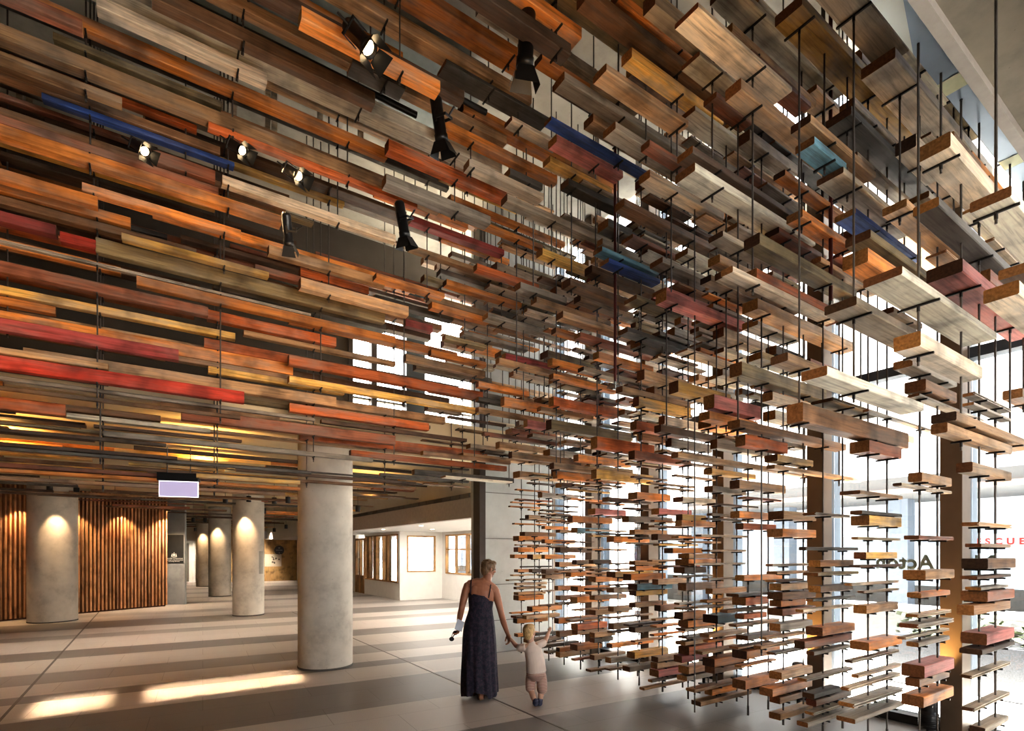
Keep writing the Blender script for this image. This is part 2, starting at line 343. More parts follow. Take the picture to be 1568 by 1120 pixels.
for i in range(8):
    a0=math.radians(-58+i*3.2); a1=math.radians(-58+(i+1)*3.2)
    pp.add([(2.2+.405*math.cos(a0),16.46+.405*math.sin(a0),1.15),(2.2+.405*math.cos(a1),16.46+.405*math.sin(a1),1.15),(2.2+.405*math.cos(a1),16.46+.405*math.sin(a1),1.78),(2.2+.405*math.cos(a0),16.46+.405*math.sin(a0),1.78)],[(0,1,2,3)])
o=pp.build('wall_plate',plain('grey_plate',(.33,.31,.27),.5)); tag(o,'small grey plate fixed to the second round concrete column','plate')
# ---- timber slat screen
M_SLAT=wood('cedar_slat',(.56,.29,.14),.12,'Z',dark=.6)
pts=[(-13.6,10.4),(-12.95,13.3),(-12.4,14.95),(-11.95,15.9),(-11.55,16.7),(-11.2,17.25)]
pv=[cam_pt(r,z) for r,z in pts]
sl=empty('slat_screen',tuple(pv[2])); tag(sl,'tall curved screen of vertical cedar slats at left behind the wide column','screen')
def along(d):
    for a,b in zip(pv,pv[1:]):
        L=(b-a).length
        if d<=L: return a+(b-a)*(d/L),(b-a).normalized()
        d-=L
    return pv[-1],(pv[-1]-pv[-2]).normalized()
tot=sum((b-a).length for a,b in zip(pv,pv[1:]))
m=MB(); d=0.0
while d<tot:
    p,t=along(d); nrm=Vector((t.y,-t.x,0)); dep=.09; wd=.042
    c4=[p-t*wd/2,p+t*wd/2,p+t*wd/2+nrm*dep,p-t*wd/2+nrm*dep]
    m.add([(q.x,q.y,.05) for q in c4]+[(q.x,q.y,3.5) for q in c4],[(3,2,1,0),(4,5,6,7),(0,1,5,4),(1,2,6,5),(2,3,7,6),(3,0,4,7)]); d+=.100
child(m,'slats',M_SLAT,sl)
m=MB()
for a,b in zip(pv,pv[1:]):
    t=(b-a).normalized(); n_=Vector((-t.y,t.x,0))*.03
    m.add([tuple(a+n_),tuple(b+n_),tuple(b+n_)[:2]+(3.5,),tuple(a+n_)[:2]+(3.5,)],[(0,1,2,3)])
child(m,'backing',plain('dark_red_backing',(.11,.045,.025),.8),sl)
# dark door edge at the far left
# ---- grey concrete sign wall
a=cam_pt(-11.62,17.85); b_=cam_pt(-10.95,17.85); t=(b_-a).normalized(); nb=Vector((-t.y,t.x,0))
w=MB(); q=[a,b_,b_+nb*.10,a+nb*.10]; w.add([(p.x,p.y,0) for p in q]+[(p.x,p.y,3.5) for p in q],[(3,2,1,0),(4,5,6,7),(0,1,5,4),(1,2,6,5),(2,3,7,6),(3,0,4,7)])
struct(w.build('wall_sign',M_CONCG))
ang=math.atan2(t.y,t.x)
sg=empty('agency_sign',tuple(a+t*.33-nb*.012+Vector((0,0,1.4))),ang); tag(sg,'dark slate agency sign with white crest on the grey concrete wall','sign')
m=MB(); m.box(-.315,.315,-.012,.0,.0,.93); m.build('panel',plain('slate_panel',(.02,.021,.02),.7,0,.2,5),sg)
M_WLET=plain('white_sign_paint',(.75,.73,.68),.6)
for s_txt,sz,z in (('Australian Government',.062,.125),('Department of the Environment',.046,.075),('and Energy Efficiency',.046,.03)):
    o=text_mesh(s_txt,sz,'sign_text',M_WLET,.001); o.parent=sg; o.location=(0,-.014,z); o.rotation_euler=(PI/2,0,0)
m=MB(); # crest: shield between two supporters on a scroll, star above
m.add([(-.035,-.015,.30),(-.035,-.015,.235),(0,-.015,.205),(.035,-.015,.235),(.035,-.015,.30)],[(0,1,2,3,4)])
for sgn in (-1,1):
    m.add([(sgn*.042,-.015,.21),(sgn*.10,-.015,.205),(sgn*.085,-.015,.25),(sgn*.075,-.015,.285),(sgn*.06,-.015,.31),(sgn*.05,-.015,.29),(sgn*.055,-.015,.26)],[(0,1,2,3,4,5,6)])
m.add([(-.10,-.015,.195),(.10,-.015,.195),(.07,-.015,.182),(-.07,-.015,.182)],[(0,1,2,3)])
st_=[(math.cos(PI/2+i*PI/7)*(.022 if i%2==0 else .010),-.015,.332+math.sin(PI/2+i*PI/7)*(.022 if i%2==0 else .010)) for i in range(14)]
m.add(st_,[list(range(14))])
m.build('crest',M_WLET,sg)
# ---- white rooms on the right of the lobby
w=MB(); w.box(7.4,9.1,18.3,18.45,0,1.02); w.box(7.4,7.68,18.3,18.45,1.02,2.5); w.box(8.82,9.1,18.3,18.45,1.02,2.5); w.box(7.68,8.82,18.3,18.45,2.36,2.5)
w.box(7.4,7.55,18.45,22.2,0,.62); w.box(7.4,7.55,18.45,22.2,2.42,2.5); w.box(7.4,7.55,23.4,36,0,2.5)
struct(w.build('wall_white',M_WHITE))
w=MB(); w.box(9.1,9.25,9.3,18.45,0,.95); w.box(9.1,9.25,9.3,18.45,2.4,2.5); w.box(9.1,9.25,18.0,18.45,.95,2.4); w.box(9.1,9.25,13.6,14.2,.95,2.4)
w.box(6.25,9.25,8.7,8.85,0,2.5)
struct(w.build('wall_right',M_WHITE))
w=MB(); w.box(7.4,9.1,18.285,18.30,0,.09); w.box(9.085,9.1,9.3,18.3,0,.09); struct(w.build('baseboard_right',M_WHITE))
def timber_window(name,axis,u0,u1,z0,z1,pos,muls=(),tr=None,d=.08,fw=.05):
    e=struct(empty(name,((u0+u1)/2,pos,z0) if axis=='x' else (pos,(u0+u1)/2,z0)))
    def bx(a0,a1,b0,b1,p0,p1,nm,mat):
        m=MB()
        if axis=='x': m.box(a0,a1,pos+p0,pos+p1,b0,b1)
        else: m.box(pos+p0,pos+p1,a0,a1,b0,b1)
        return child(m,nm,mat,e)
    bx(u0,u1,z0,z0+fw,-.02,d,'sill',M_OAKF); bx(u0,u1,z1-fw,z1,-.02,d,'head',M_OAKF)
    bx(u0,u0+fw,z0+fw,z1-fw,-.02,d,'jamb',M_OAKF); bx(u1-fw,u1,z0+fw,z1-fw,-.02,d,'jamb',M_OAKF)
    for u,wd in muls: bx(u-wd/2,u+wd/2,z0+fw,z1-fw,-.02,d,'mullion',M_OAKF)
    if tr: bx(u0+fw,u1-fw,tr-.025,tr+.025,0,.05,'transom',M_OAKF)
    bx(u0+fw,u1-fw,z0+fw,z1-fw,.03,.036,'pane',M_GLASS)
timber_window('window_3','x',7.68,8.82,1.02,2.36,18.3)
timber_window('window_4','y',15.3,18.0,.95,2.4,9.1,((16.35,.14),(17.2,.05)),1.85)
timber_window('window_5','y',14.2,15.2,.95,2.4,9.1,((14.7,.12),),1.85)
timber_window('window_6','y',18.5,22.1,.62,2.42,7.4,((19.55,.16),(20.0,.10),(20.9,.35),(21.7,.3)),None,.14)
dr=struct(empty('door_1',(7.4,22.8,0)))
m=MB(); m.box(7.38,7.5,22.2,22.28,0,2.35); m.box(7.38,7.5,23.32,23.4,0,2.35); m.box(7.38,7.5,22.2,23.4,2.27,2.35); m.box(7.38,7.5,22.74,22.86,0,2.27); m.box(7.4,7.48,22.28,23.32,0,.75); child(m,'frame',M_OAKF,dr)
m=MB(); m.box(7.43,7.44,22.28,23.32,.75,2.27); child(m,'pane',M_GLASS,dr)
m=MB(); m.tube((7.33,22.72,.8),(7.33,22.72,1.5),.015); m.tube((7.33,22.72,.85),(7.39,22.72,.85),.012); m.tube((7.33,22.72,1.45),(7.39,22.72,1.45),.012); child(m,'handle',M_BLACK,dr)
# bright courtyard beyond those windows
w=MB(); w.box(9.3,12,9.3,36,-.05,-.01); 
# pine wall far down the lobby with round sign and poster
w=MB(); w.box(2.0,7.4,35.0,35.15,0,3.55); struct(w.build('wall_pine',M_PINE))
w=MB(); w.box(4.2,7.4,34.4,35.0,2.55,3.0); struct(w.build('trim_8',plain('grey_duct',(.42,.41,.40),.7)))
rs=empty('round_sign',(6.37,34.96,1.87)); tag(rs,'round black sign on the pine wall at the far end','sign')
m=MB(); m.tube((0,.03,0),(0,-.0,0),.28,n=36); m.build('disc',plain('black_disc',(.03,.03,.032),.5),rs)
m=MB(); m.box(-.18,.18,-.012,-.004,-.02,.02); m.box(-.05,.05,-.012,-.004,.1,.17); m.box(-.02,.02,-.012,-.004,-.2,-.12); m.build('lettering',plain('grey_lettering',(.35,.34,.32),.6),rs)
ps=empty('wall_poster',(6.03,34.96,.88)); tag(ps,'pale rectangular poster of dark specimens under the round black sign','poster')
m=MB(); m.box(-.47,.47,0,.03,0,.75); m.build('board',plain('poster_paper',(.62,.55,.45),.7),ps)
m=MB(); r2=random.Random(5)
for q in range(9):
    x=-.15+r2.random()*.5; z=.15+r2.random()*.45; s=.04+r2.random()*.03
    m.add([(x+s*math.cos(k)*(.6+.5*r2.random()),-.006,z+s*math.sin(k)*(.7+.5*r2.random())) for k in (0,.9,1.8,2.7,3.6,4.5,5.4)],[tuple(range(7))])
m.build('printed_shapes',plain('dark_print',(.12,.10,.08),.7),ps)
dr=struct(empty('door_2',(1.55,36,0)))
w=MB(); w.box(-3.4,1.1,35.8,36,0,3.55); struct(w.build('wall_end',plain('grey_end_wall',(.40,.39,.37),.8)))
m=MB(); m.box(1.1,1.22,35.85,36.0,0,2.3); m.box(1.1,2.0,35.85,36.0,2.3,2.42); m.box(1.88,2.0,35.85,36.0,0,2.3); child(m,'frame',M_WHITE,dr)
m=MB(); m.box(1.22,1.7,35.92,35.96,.05,2.25); child(m,'leaf',plain('dark_glass_leaf',(.10,.09,.075),.3),dr)
# x0,x1,row,width,height of underside,thickness,tone index
DATA="""4.92,5.68,0,0.100,1.940,0.028,2;4.98,5.68,0,0.093,1.787,0.026,4;5.01,5.67,0,0.154,1.627,0.076,4;4.89,5.68,0,0.096,1.554,0.023,5;4.98,5.61,0,0.094,1.471,0.023,6;5.00,5.64,0,0.155,1.389,0.074,16;
4.82,5.66,0,0.097,1.300,0.072,4;4.99,5.64,0,0.151,1.075,0.083,8;4.93,5.70,0,0.130,1.008,0.040,5;4.84,5.73,0,0.065,0.845,0.023,7;4.88,5.70,0,0.071,0.603,0.026,7;5.07,5.63,0,0.092,0.408,0.047,7;
4.80,5.69,0,0.094,2.320,0.070,2;4.33,5.71,0,0.093,2.539,0.067,2;4.89,5.74,0,0.070,2.879,0.023,6;4.87,5.74,0,0.070,2.806,0.021,6;5.92,7.16,0,0.125,3.026,0.076,4;4.95,5.68,1,0.103,1.850,0.032,16;
5.00,5.61,1,0.155,1.533,0.074,2;5.00,5.61,1,0.098,1.389,0.040,0;4.97,5.65,1,0.085,1.236,0.025,7;4.90,5.64,1,0.128,1.157,0.034,6;4.77,5.67,1,0.052,1.080,0.018,7;4.97,5.62,1,0.085,1.004,0.037,6;
4.98,5.61,1,0.152,0.765,0.096,8;4.97,5.60,1,0.095,0.689,0.065,4;4.97,5.60,1,0.150,0.535,0.086,0;5.02,5.65,1,0.094,2.310,0.072,2;4.69,5.71,1,0.061,2.254,0.022,7;5.02,5.69,1,0.142,3.023,0.089,4;
4.99,7.42,1,0.082,2.980,0.021,6;4.79,5.72,1,0.127,3.169,0.060,6;4.96,5.60,2,0.142,1.977,0.083,3;4.89,5.68,2,0.091,2.067,0.033,14;4.87,5.70,2,0.050,1.856,0.021,13;4.96,5.57,2,0.096,1.693,0.057,3;
4.87,5.70,2,0.084,1.621,0.021,4;4.76,5.67,2,0.053,1.472,0.021,7;4.98,5.67,2,0.053,1.403,0.018,7;4.96,5.58,2,0.102,1.231,0.070,2;4.95,5.60,2,0.149,0.923,0.071,0;4.76,5.67,2,0.056,0.835,0.024,7;
4.87,5.70,2,0.056,0.697,0.030,7;4.70,5.67,2,0.065,0.617,0.027,7;4.72,5.67,2,0.121,0.481,0.034,6;4.71,5.65,2,0.143,0.357,0.038,6;4.95,5.58,2,0.155,2.590,0.099,16;4.78,5.61,2,0.154,2.227,0.031,2;
5.07,7.11,2,0.050,2.953,0.022,6;4.87,5.52,3,0.113,2.079,0.025,6;4.75,5.73,3,0.061,1.766,0.031,14;4.96,5.58,3,0.105,1.617,0.060,4;4.89,5.66,3,0.130,1.538,0.028,13;4.96,5.57,3,0.105,1.386,0.060,5;
4.87,5.67,3,0.061,1.308,0.023,14;4.70,5.66,3,0.071,1.223,0.024,7;4.95,5.56,3,0.148,0.999,0.074,0;4.70,5.56,3,0.095,0.904,0.069,16;4.88,5.54,3,0.075,0.828,0.035,6;4.75,5.62,3,0.078,0.612,0.024,6;
4.85,5.34,3,0.104,0.448,0.044,14;4.90,5.56,3,0.090,0.371,0.058,5;4.87,5.37,3,0.078,0.296,0.025,6;4.75,5.68,3,0.099,0.212,0.042,6;4.98,5.58,4,0.158,2.066,0.079,2;4.96,5.58,4,0.158,1.896,0.079,0;
4.87,5.52,4,0.075,1.614,0.023,7;4.91,5.49,4,0.108,1.538,0.028,2;4.89,5.39,4,0.108,1.463,0.023,5;4.97,5.46,4,0.115,1.382,0.064,2;4.96,5.58,4,0.152,1.293,0.070,4;4.97,5.42,4,0.118,1.225,0.062,0;
4.96,5.58,4,0.152,1.142,0.066,16;4.96,5.56,4,0.109,0.992,0.072,6;4.76,5.45,4,0.073,0.925,0.026,2;4.67,5.42,4,0.079,0.849,0.028,2;4.90,5.42,4,0.083,0.770,0.024,6;4.97,5.54,4,0.126,0.526,0.074,2;
4.81,5.53,4,0.132,0.390,0.074,0;4.96,5.36,4,0.109,0.298,0.062,4;4.96,5.56,4,0.113,0.142,0.062,2;4.96,5.56,5,0.089,1.982,0.064,1;4.84,5.36,5,0.144,1.300,0.030,14;4.95,5.36,5,0.149,1.209,0.080,1;
4.70,5.42,5,0.084,1.148,0.029,4;4.96,5.37,5,0.100,1.067,0.050,1;4.85,5.63,5,0.082,0.997,0.028,2;4.96,5.58,5,0.162,0.666,0.084,0;4.95,5.57,5,0.146,0.359,0.092,0;4.99,5.66,6,0.062,2.145,0.026,7;
4.79,5.63,6,0.099,1.916,0.021,7;4.69,5.60,6,0.075,1.612,0.019,7;4.92,5.64,6,0.087,1.448,0.021,6;4.98,5.60,6,0.092,1.297,0.060,2;4.89,5.44,6,0.099,1.211,0.027,2;4.74,5.38,6,0.087,1.157,0.018,6;
5.00,5.34,6,0.191,0.983,0.089,12;4.90,5.62,6,0.117,0.834,0.042,2;4.80,5.51,6,0.107,0.669,0.031,2;4.97,5.61,6,0.151,0.517,0.089,0;4.99,5.54,6,0.124,0.443,0.068,4;4.97,5.41,6,0.094,0.209,0.064,0;
4.67,5.43,6,0.112,0.288,0.031,4;4.76,5.67,6,0.124,0.129,0.048,2;4.94,5.56,7,0.096,2.046,0.067,0;5.03,5.50,7,0.151,1.677,0.056,2;5.00,5.59,7,0.192,1.599,0.071,0;5.02,5.63,7,0.137,0.891,0.079,0;
4.97,5.68,7,0.138,0.857,0.027,7;5.01,5.64,7,0.124,0.763,0.027,6;4.97,5.46,7,0.138,0.694,0.040,2;5.03,5.64,7,0.151,0.582,0.092,1;5.03,5.43,7,0.151,0.364,0.085,2;5.00,5.47,7,0.138,0.288,0.056,6;
4.95,5.38,7,0.096,2.110,0.069,3;4.77,5.29,7,0.124,1.738,0.059,0;4.95,5.34,7,0.151,1.511,0.069,5;4.94,5.36,7,0.124,0.987,0.082,0;4.93,5.37,7,0.118,0.503,0.076,9;4.98,5.58,8,0.122,2.202,0.071,8;
4.97,5.59,8,0.106,1.894,0.073,4;4.98,5.50,8,0.091,1.361,0.066,2;5.02,5.58,8,0.100,1.043,0.071,0;4.97,5.57,8,0.106,0.440,0.061,2;4.96,5.55,8,0.103,0.360,0.071,2;4.96,5.43,8,0.146,0.265,0.084,8;
4.89,5.41,8,0.067,0.207,0.030,6;4.75,5.49,8,0.076,0.134,0.030,2;4.99,5.61,9,0.157,2.413,0.089,0;4.98,5.58,9,0.100,1.975,0.059,2;4.98,5.54,9,0.100,1.587,0.057,2;4.99,5.57,9,0.117,1.518,0.057,0;
4.99,5.64,9,0.160,1.275,0.074,12;4.99,5.57,9,0.127,1.204,0.062,3;4.98,5.57,9,0.107,1.056,0.059,2;4.98,5.57,9,0.110,0.740,0.069,4;4.96,5.59,9,0.134,0.423,0.081,3;4.97,5.65,10,0.128,1.882,0.072,0;
4.98,5.70,10,0.165,1.423,0.070,3;4.98,5.34,10,0.099,0.972,0.065,2;4.98,5.77,10,0.106,0.734,0.078,2;4.92,5.61,10,0.099,0.208,0.021,2;4.98,5.57,11,0.151,2.265,0.081,8;4.99,5.59,11,0.155,1.343,0.070,0;
4.97,5.31,11,0.096,1.591,0.054,5;5.00,5.65,11,0.120,0.888,0.068,2;4.99,5.38,11,0.108,0.580,0.068,2;4.99,5.34,11,0.108,0.510,0.062,14;4.99,5.58,11,0.100,0.274,0.068,2;4.92,5.62,11,0.100,0.121,0.032,4;
4.99,5.62,12,0.139,2.029,0.073,12;4.99,5.35,12,0.100,1.578,0.062,2;4.99,5.62,12,0.156,1.185,0.073,0;4.98,5.60,12,0.160,1.029,0.081,0;4.99,5.56,12,0.156,0.640,0.084,1;5.00,5.58,12,0.121,0.570,0.062,2;
4.98,5.46,12,0.160,0.349,0.084,0;4.97,5.77,12,0.074,0.203,0.028,16;4.99,5.41,13,0.103,2.040,0.044,2;4.96,5.42,13,0.085,1.185,0.064,0;4.99,5.57,13,0.103,1.037,0.065,4;4.99,5.62,13,0.094,0.491,0.082,4;
4.99,5.42,13,0.084,0.271,0.062,0;4.99,5.57,13,0.113,0.188,0.079,2;5.00,5.47,14,0.091,2.107,0.049,0;5.00,5.62,14,0.086,1.885,0.061,0;5.00,5.62,14,0.096,1.646,0.064,0;5.01,5.73,14,0.121,1.412,0.067,4;
5.01,5.61,14,0.101,1.344,0.061,2;5.05,5.70,14,0.101,0.180,0.037,6;5.02,5.53,15,0.158,1.640,0.073,3;5.03,5.55,15,0.092,1.423,0.057,5;5.01,5.62,15,0.152,0.799,0.076,0;5.10,5.63,15,0.108,0.403,0.038,5;
5.00,5.62,16,0.170,1.937,0.082,0;5.11,5.61,16,0.087,2.289,0.026,4;5.10,5.73,16,0.070,1.492,0.023,14;5.00,5.54,16,0.117,1.416,0.049,0;4.83,5.56,16,0.107,1.277,0.023,6;4.99,5.62,16,0.076,1.196,0.043,2;
4.98,5.59,16,0.094,1.131,0.043,2;5.00,5.57,16,0.134,1.040,0.043,2;5.00,5.52,16,0.158,0.949,0.079,0;4.95,5.57,16,0.158,0.658,0.036,4;4.98,5.62,16,0.129,0.569,0.079,0;5.00,5.45,16,0.117,0.344,0.052,0;
-1.32,3.46,11,0.200,6.277,0.140,15;-0.90,2.19,12,0.100,6.197,0.110,0;-0.38,0.88,11,0.120,6.132,0.090,7;-1.31,-0.47,11,0.100,5.899,0.080,16;-1.34,2.85,12,0.120,5.833,0.120,2;-1.02,0.36,13,0.090,5.957,0.050,1;
-1.49,0.56,13,0.120,5.788,0.080,4;-0.81,0.69,13,0.090,5.724,0.050,11;-1.57,0.55,14,0.100,5.439,0.080,3;-1.36,1.14,13,0.120,5.274,0.100,0;0.01,0.52,13,0.100,5.499,0.120,16;0.58,2.44,13,0.100,5.512,0.090,7;
-0.57,0.80,14,0.100,5.216,0.080,0;-1.59,-0.20,15,0.100,5.176,0.100,0;-1.44,-0.45,14,0.100,5.098,0.100,0;-1.67,-0.80,15,0.120,4.888,0.100,9;0.36,3.31,10,0.100,6.364,0.100,2;0.50,2.56,9,0.120,6.230,0.100,5;
-0.01,1.78,10,0.120,6.087,0.120,4;-1.57,1.26,14,0.100,5.669,0.080,4;0.43,2.56,12,0.080,5.775,0.060,1;-1.36,0.55,13,0.100,5.377,0.080,16;-1.40,-0.23,12,0.100,5.679,0.060,2;-0.69,0.54,12,0.100,6.006,0.060,13;
0.50,1.93,14,0.090,5.976,0.050,3;-1.52,0.40,15,0.100,5.060,0.080,4;0.17,3.04,13,0.120,6.191,0.060,4;0.94,3.37,9,0.150,6.574,0.120,2;0.95,3.00,8,0.200,6.526,0.100,0;2.33,4.27,7,0.140,6.412,0.100,7;
2.34,3.60,9,0.200,6.468,0.040,14;2.32,2.53,10,0.100,6.593,0.080,1;2.75,5.03,10,0.140,6.474,0.120,0;2.51,4.04,10,0.110,6.194,0.100,0;2.06,3.55,11,0.120,6.003,0.120,1;2.03,3.31,11,0.150,5.633,0.100,6;
2.82,3.82,10,0.140,5.909,0.080,7;3.63,4.57,9,0.130,6.061,0.070,3;3.07,5.08,7,0.110,5.774,0.040,11;3.42,4.37,8,0.140,5.951,0.080,8;3.21,4.96,7,0.160,6.200,0.080,6;3.50,6.01,6,0.160,5.621,0.070,6;
3.34,4.61,5,0.120,5.918,0.090,3;2.85,5.01,5,0.160,6.143,0.080,4;3.20,4.96,5,0.100,6.326,0.090,0;3.20,4.09,4,0.120,5.965,0.120,7;2.30,3.10,6,0.140,6.238,0.100,0;3.39,3.76,6,0.140,6.109,0.060,5;
2.64,4.00,13,0.120,5.832,0.080,9;3.31,5.13,10,0.140,5.715,0.080,7;4.01,5.68,7,0.140,5.307,0.080,4;2.96,3.55,7,0.120,6.281,0.060,0;3.03,4.05,5,0.160,5.635,0.060,2;3.58,5.10,7,0.140,5.982,0.080,2;
1.44,1.93,9,0.160,6.024,0.030,14;0.94,2.11,8,0.120,5.837,0.100,0;1.15,3.23,12,0.100,6.648,0.100,5;2.31,3.36,12,0.100,6.322,0.100,1;3.35,3.81,10,0.130,6.027,0.080,14;2.87,4.03,12,0.100,6.255,0.060,3;
2.99,4.78,12,0.100,6.038,0.060,0;2.19,3.44,13,0.100,6.010,0.060,0;3.89,4.79,9,0.140,5.904,0.080,14;3.97,5.15,6,0.140,5.365,0.080,7;3.57,4.16,5,0.100,5.275,0.060,16;3.47,4.12,8,0.140,6.577,0.060,5;
3.12,3.76,9,0.140,6.284,0.050,7;3.20,4.39,12,0.100,5.869,0.060,0;1.23,2.69,13,0.100,6.113,0.080,4;2.81,4.42,6,0.140,6.510,0.080,13;1.86,2.98,6,0.140,6.029,0.100,5;3.84,6.68,2,0.200,5.657,0.080,3;
4.36,9.74,1,0.220,5.254,0.080,7;4.58,9.46,2,0.200,5.217,0.070,14;4.12,7.09,5,0.200,5.802,0.050,15;4.07,4.57,2,0.140,4.786,0.060,12;4.45,5.84,2,0.200,4.703,0.050,7;5.43,7.98,3,0.180,5.144,0.060,2;
3.96,4.48,4,0.130,5.610,0.050,16;3.87,4.76,3,0.140,5.629,0.050,16;3.67,4.47,4,0.120,6.114,0.080,0;4.01,5.07,2,0.150,4.917,0.060,2;4.24,6.22,0,0.180,4.351,0.100,7;4.37,4.89,0,0.140,4.455,0.070,5;
4.78,6.05,0,0.100,4.523,0.060,0;3.63,5.32,4,0.160,4.992,0.060,5;3.63,5.52,4,0.200,4.833,0.070,15;4.38,5.52,3,0.100,4.905,0.050,0;4.62,5.56,3,0.140,4.630,0.070,0;5.03,7.10,1,0.180,4.530,0.050,15;
4.64,6.43,1,0.160,4.321,0.060,2;4.70,5.98,2,0.160,4.484,0.050,11;3.89,5.69,-1,0.180,3.696,0.060,15;3.65,4.88,3,0.100,5.707,0.070,2;3.58,5.29,3,0.200,5.983,0.050,15;3.32,4.62,1,0.200,5.444,0.060,7;
4.00,5.43,3,0.100,6.134,0.050,15;3.17,4.40,3,0.200,5.575,0.040,7;3.73,5.31,3,0.140,5.291,0.090,2;4.17,5.66,1,0.180,5.603,0.040,15;3.70,5.42,4,0.180,5.810,0.040,15;4.91,5.81,4,0.140,4.775,0.060,16;
4.45,6.47,1,0.180,5.670,0.050,13;4.56,6.01,0,0.140,4.989,0.060,14;-0.49,2.58,15,0.100,4.828,0.150,13;-0.77,-0.49,15,0.100,4.846,0.100,10;-1.66,1.63,15,0.050,4.699,0.030,6;-1.75,-0.30,16,0.100,4.814,0.080,0;
-0.15,2.73,15,0.100,4.583,0.100,0;-1.66,0.51,15,0.100,4.410,0.110,16;-1.75,0.83,16,0.100,4.342,0.080,3;-1.75,-0.85,16,0.100,4.235,0.080,0;0.53,2.04,16,0.100,4.520,0.120,1;0.50,2.88,16,0.100,4.174,0.120,1;
-1.75,1.49,16,0.100,4.032,0.140,0;-1.66,0.23,15,0.100,3.857,0.120,9;0.92,2.88,16,0.100,4.424,0.060,2;-1.10,2.04,16,0.100,3.707,0.130,2;-1.84,0.62,17,0.100,3.769,0.120,1;-1.66,0.88,15,0.100,3.492,0.130,10;
-1.75,1.77,16,0.060,3.482,0.040,6;0.07,1.40,17,0.100,3.476,0.120,2;-1.75,-0.77,16,0.100,3.183,0.120,1;-0.81,0.59,17,0.140,3.244,0.050,15;0.27,2.88,16,0.100,3.290,0.130,16;-0.45,2.55,16,0.080,3.014,0.060,6;
-1.84,0.07,17,0.100,3.316,0.070,4;-1.66,0.84,15,0.050,3.298,0.040,4;-0.01,1.53,16,0.100,3.966,0.060,4;0.54,2.15,16,0.100,3.889,0.080,3;-1.66,-0.39,15,0.100,3.638,0.060,2;-1.75,-0.01,16,0.100,4.612,0.060,5;
-0.26,1.08,14,0.100,4.855,0.060,3;0.99,2.42,15,0.100,5.070,0.080,16;1.08,2.44,14,0.100,5.126,0.100,2;-0.01,3.05,15,0.100,5.377,0.100,0;-1.60,1.72,16,0.050,2.778,0.035,14;-0.24,0.75,17,0.080,2.773,0.030,3;
-1.75,0.23,16,0.060,2.818,0.040,5;-0.47,3.37,17,0.060,2.710,0.040,4;-1.84,0.69,17,0.070,2.646,0.050,16;-1.60,0.12,16,0.060,2.959,0.040,5;0.88,3.37,17,0.060,2.792,0.040,5;-1.68,1.66,17,0.080,2.596,0.040,0;
-1.68,1.47,17,0.080,2.514,0.040,4;0.42,1.58,16,0.080,2.630,0.050,3;2.19,3.09,13,0.130,5.006,0.060,0;3.09,3.99,14,0.120,5.025,0.080,0;3.05,4.27,14,0.120,5.112,0.080,2;3.36,4.32,12,0.110,5.289,0.080,1;
3.12,4.29,13,0.120,5.189,0.070,0;2.88,3.28,15,0.100,4.867,0.100,9;1.45,3.46,16,0.100,4.705,0.090,0;3.26,4.17,15,0.100,4.544,0.080,0;2.88,4.15,15,0.100,4.384,0.100,2;1.37,4.11,15,0.100,4.040,0.120,1;
1.37,4.07,15,0.100,3.825,0.080,3;1.52,3.86,17,0.100,3.798,0.110,2;1.45,3.40,16,0.100,3.560,0.110,1;1.66,4.64,17,0.100,3.300,0.130,1;2.24,4.79,16,0.090,3.073,0.080,1;4.03,4.83,13,0.100,4.431,0.070,9;
3.82,4.70,14,0.100,4.095,0.080,0;4.28,5.43,11,0.100,3.643,0.120,1;4.24,5.70,11,0.110,3.332,0.130,13;4.40,4.79,13,0.100,3.533,0.100,8;4.34,5.33,9,0.110,2.979,0.140,1;4.25,5.32,9,0.130,5.021,0.090,4;
4.15,4.99,8,0.140,4.941,0.050,11;4.05,4.97,8,0.140,5.035,0.050,12;4.62,5.72,7,0.200,4.583,0.050,8;4.44,5.97,8,0.150,4.237,0.060,14;3.81,4.58,10,0.120,5.268,0.080,3;1.42,2.76,14,0.120,4.833,0.120,2;
1.50,2.36,15,0.100,5.159,0.100,1;1.45,3.10,16,0.100,5.524,0.100,0;2.63,4.06,13,0.100,5.489,0.060,2;2.98,3.65,14,0.120,5.361,0.080,13;3.75,4.49,11,0.130,5.006,0.080,6;4.00,5.28,11,0.130,4.900,0.070,2;
3.76,4.69,13,0.140,5.338,0.040,7;3.73,5.11,13,0.160,4.905,0.070,6;3.29,3.94,14,0.120,4.650,0.060,13;3.57,4.67,14,0.140,4.772,0.060,6;4.12,5.33,10,0.140,4.600,0.080,2;4.32,5.10,11,0.110,4.591,0.070,0;
4.40,5.76,10,0.130,4.428,0.060,16;4.37,5.32,9,0.100,4.049,0.080,0;4.26,5.26,11,0.100,4.163,0.090,0;4.28,5.43,11,0.100,3.992,0.070,0;3.69,5.19,12,0.100,4.186,0.070,2;4.46,5.84,10,0.120,4.023,0.050,7;
4.73,5.59,8,0.120,3.758,0.120,2;4.38,5.58,8,0.100,3.557,0.070,2;4.65,5.58,8,0.100,3.442,0.110,3;4.01,5.08,13,0.100,3.776,0.120,0;4.36,5.31,12,0.100,3.671,0.060,2;3.92,4.95,9,0.140,4.778,0.090,4;
4.56,5.36,8,0.200,4.634,0.050,13;4.40,5.33,10,0.130,4.876,0.080,2;4.57,5.70,7,0.180,4.889,0.060,6;3.82,5.12,14,0.100,3.895,0.060,14;3.82,5.21,14,0.100,3.740,0.070,2;4.14,5.51,13,0.100,3.065,0.090,2;
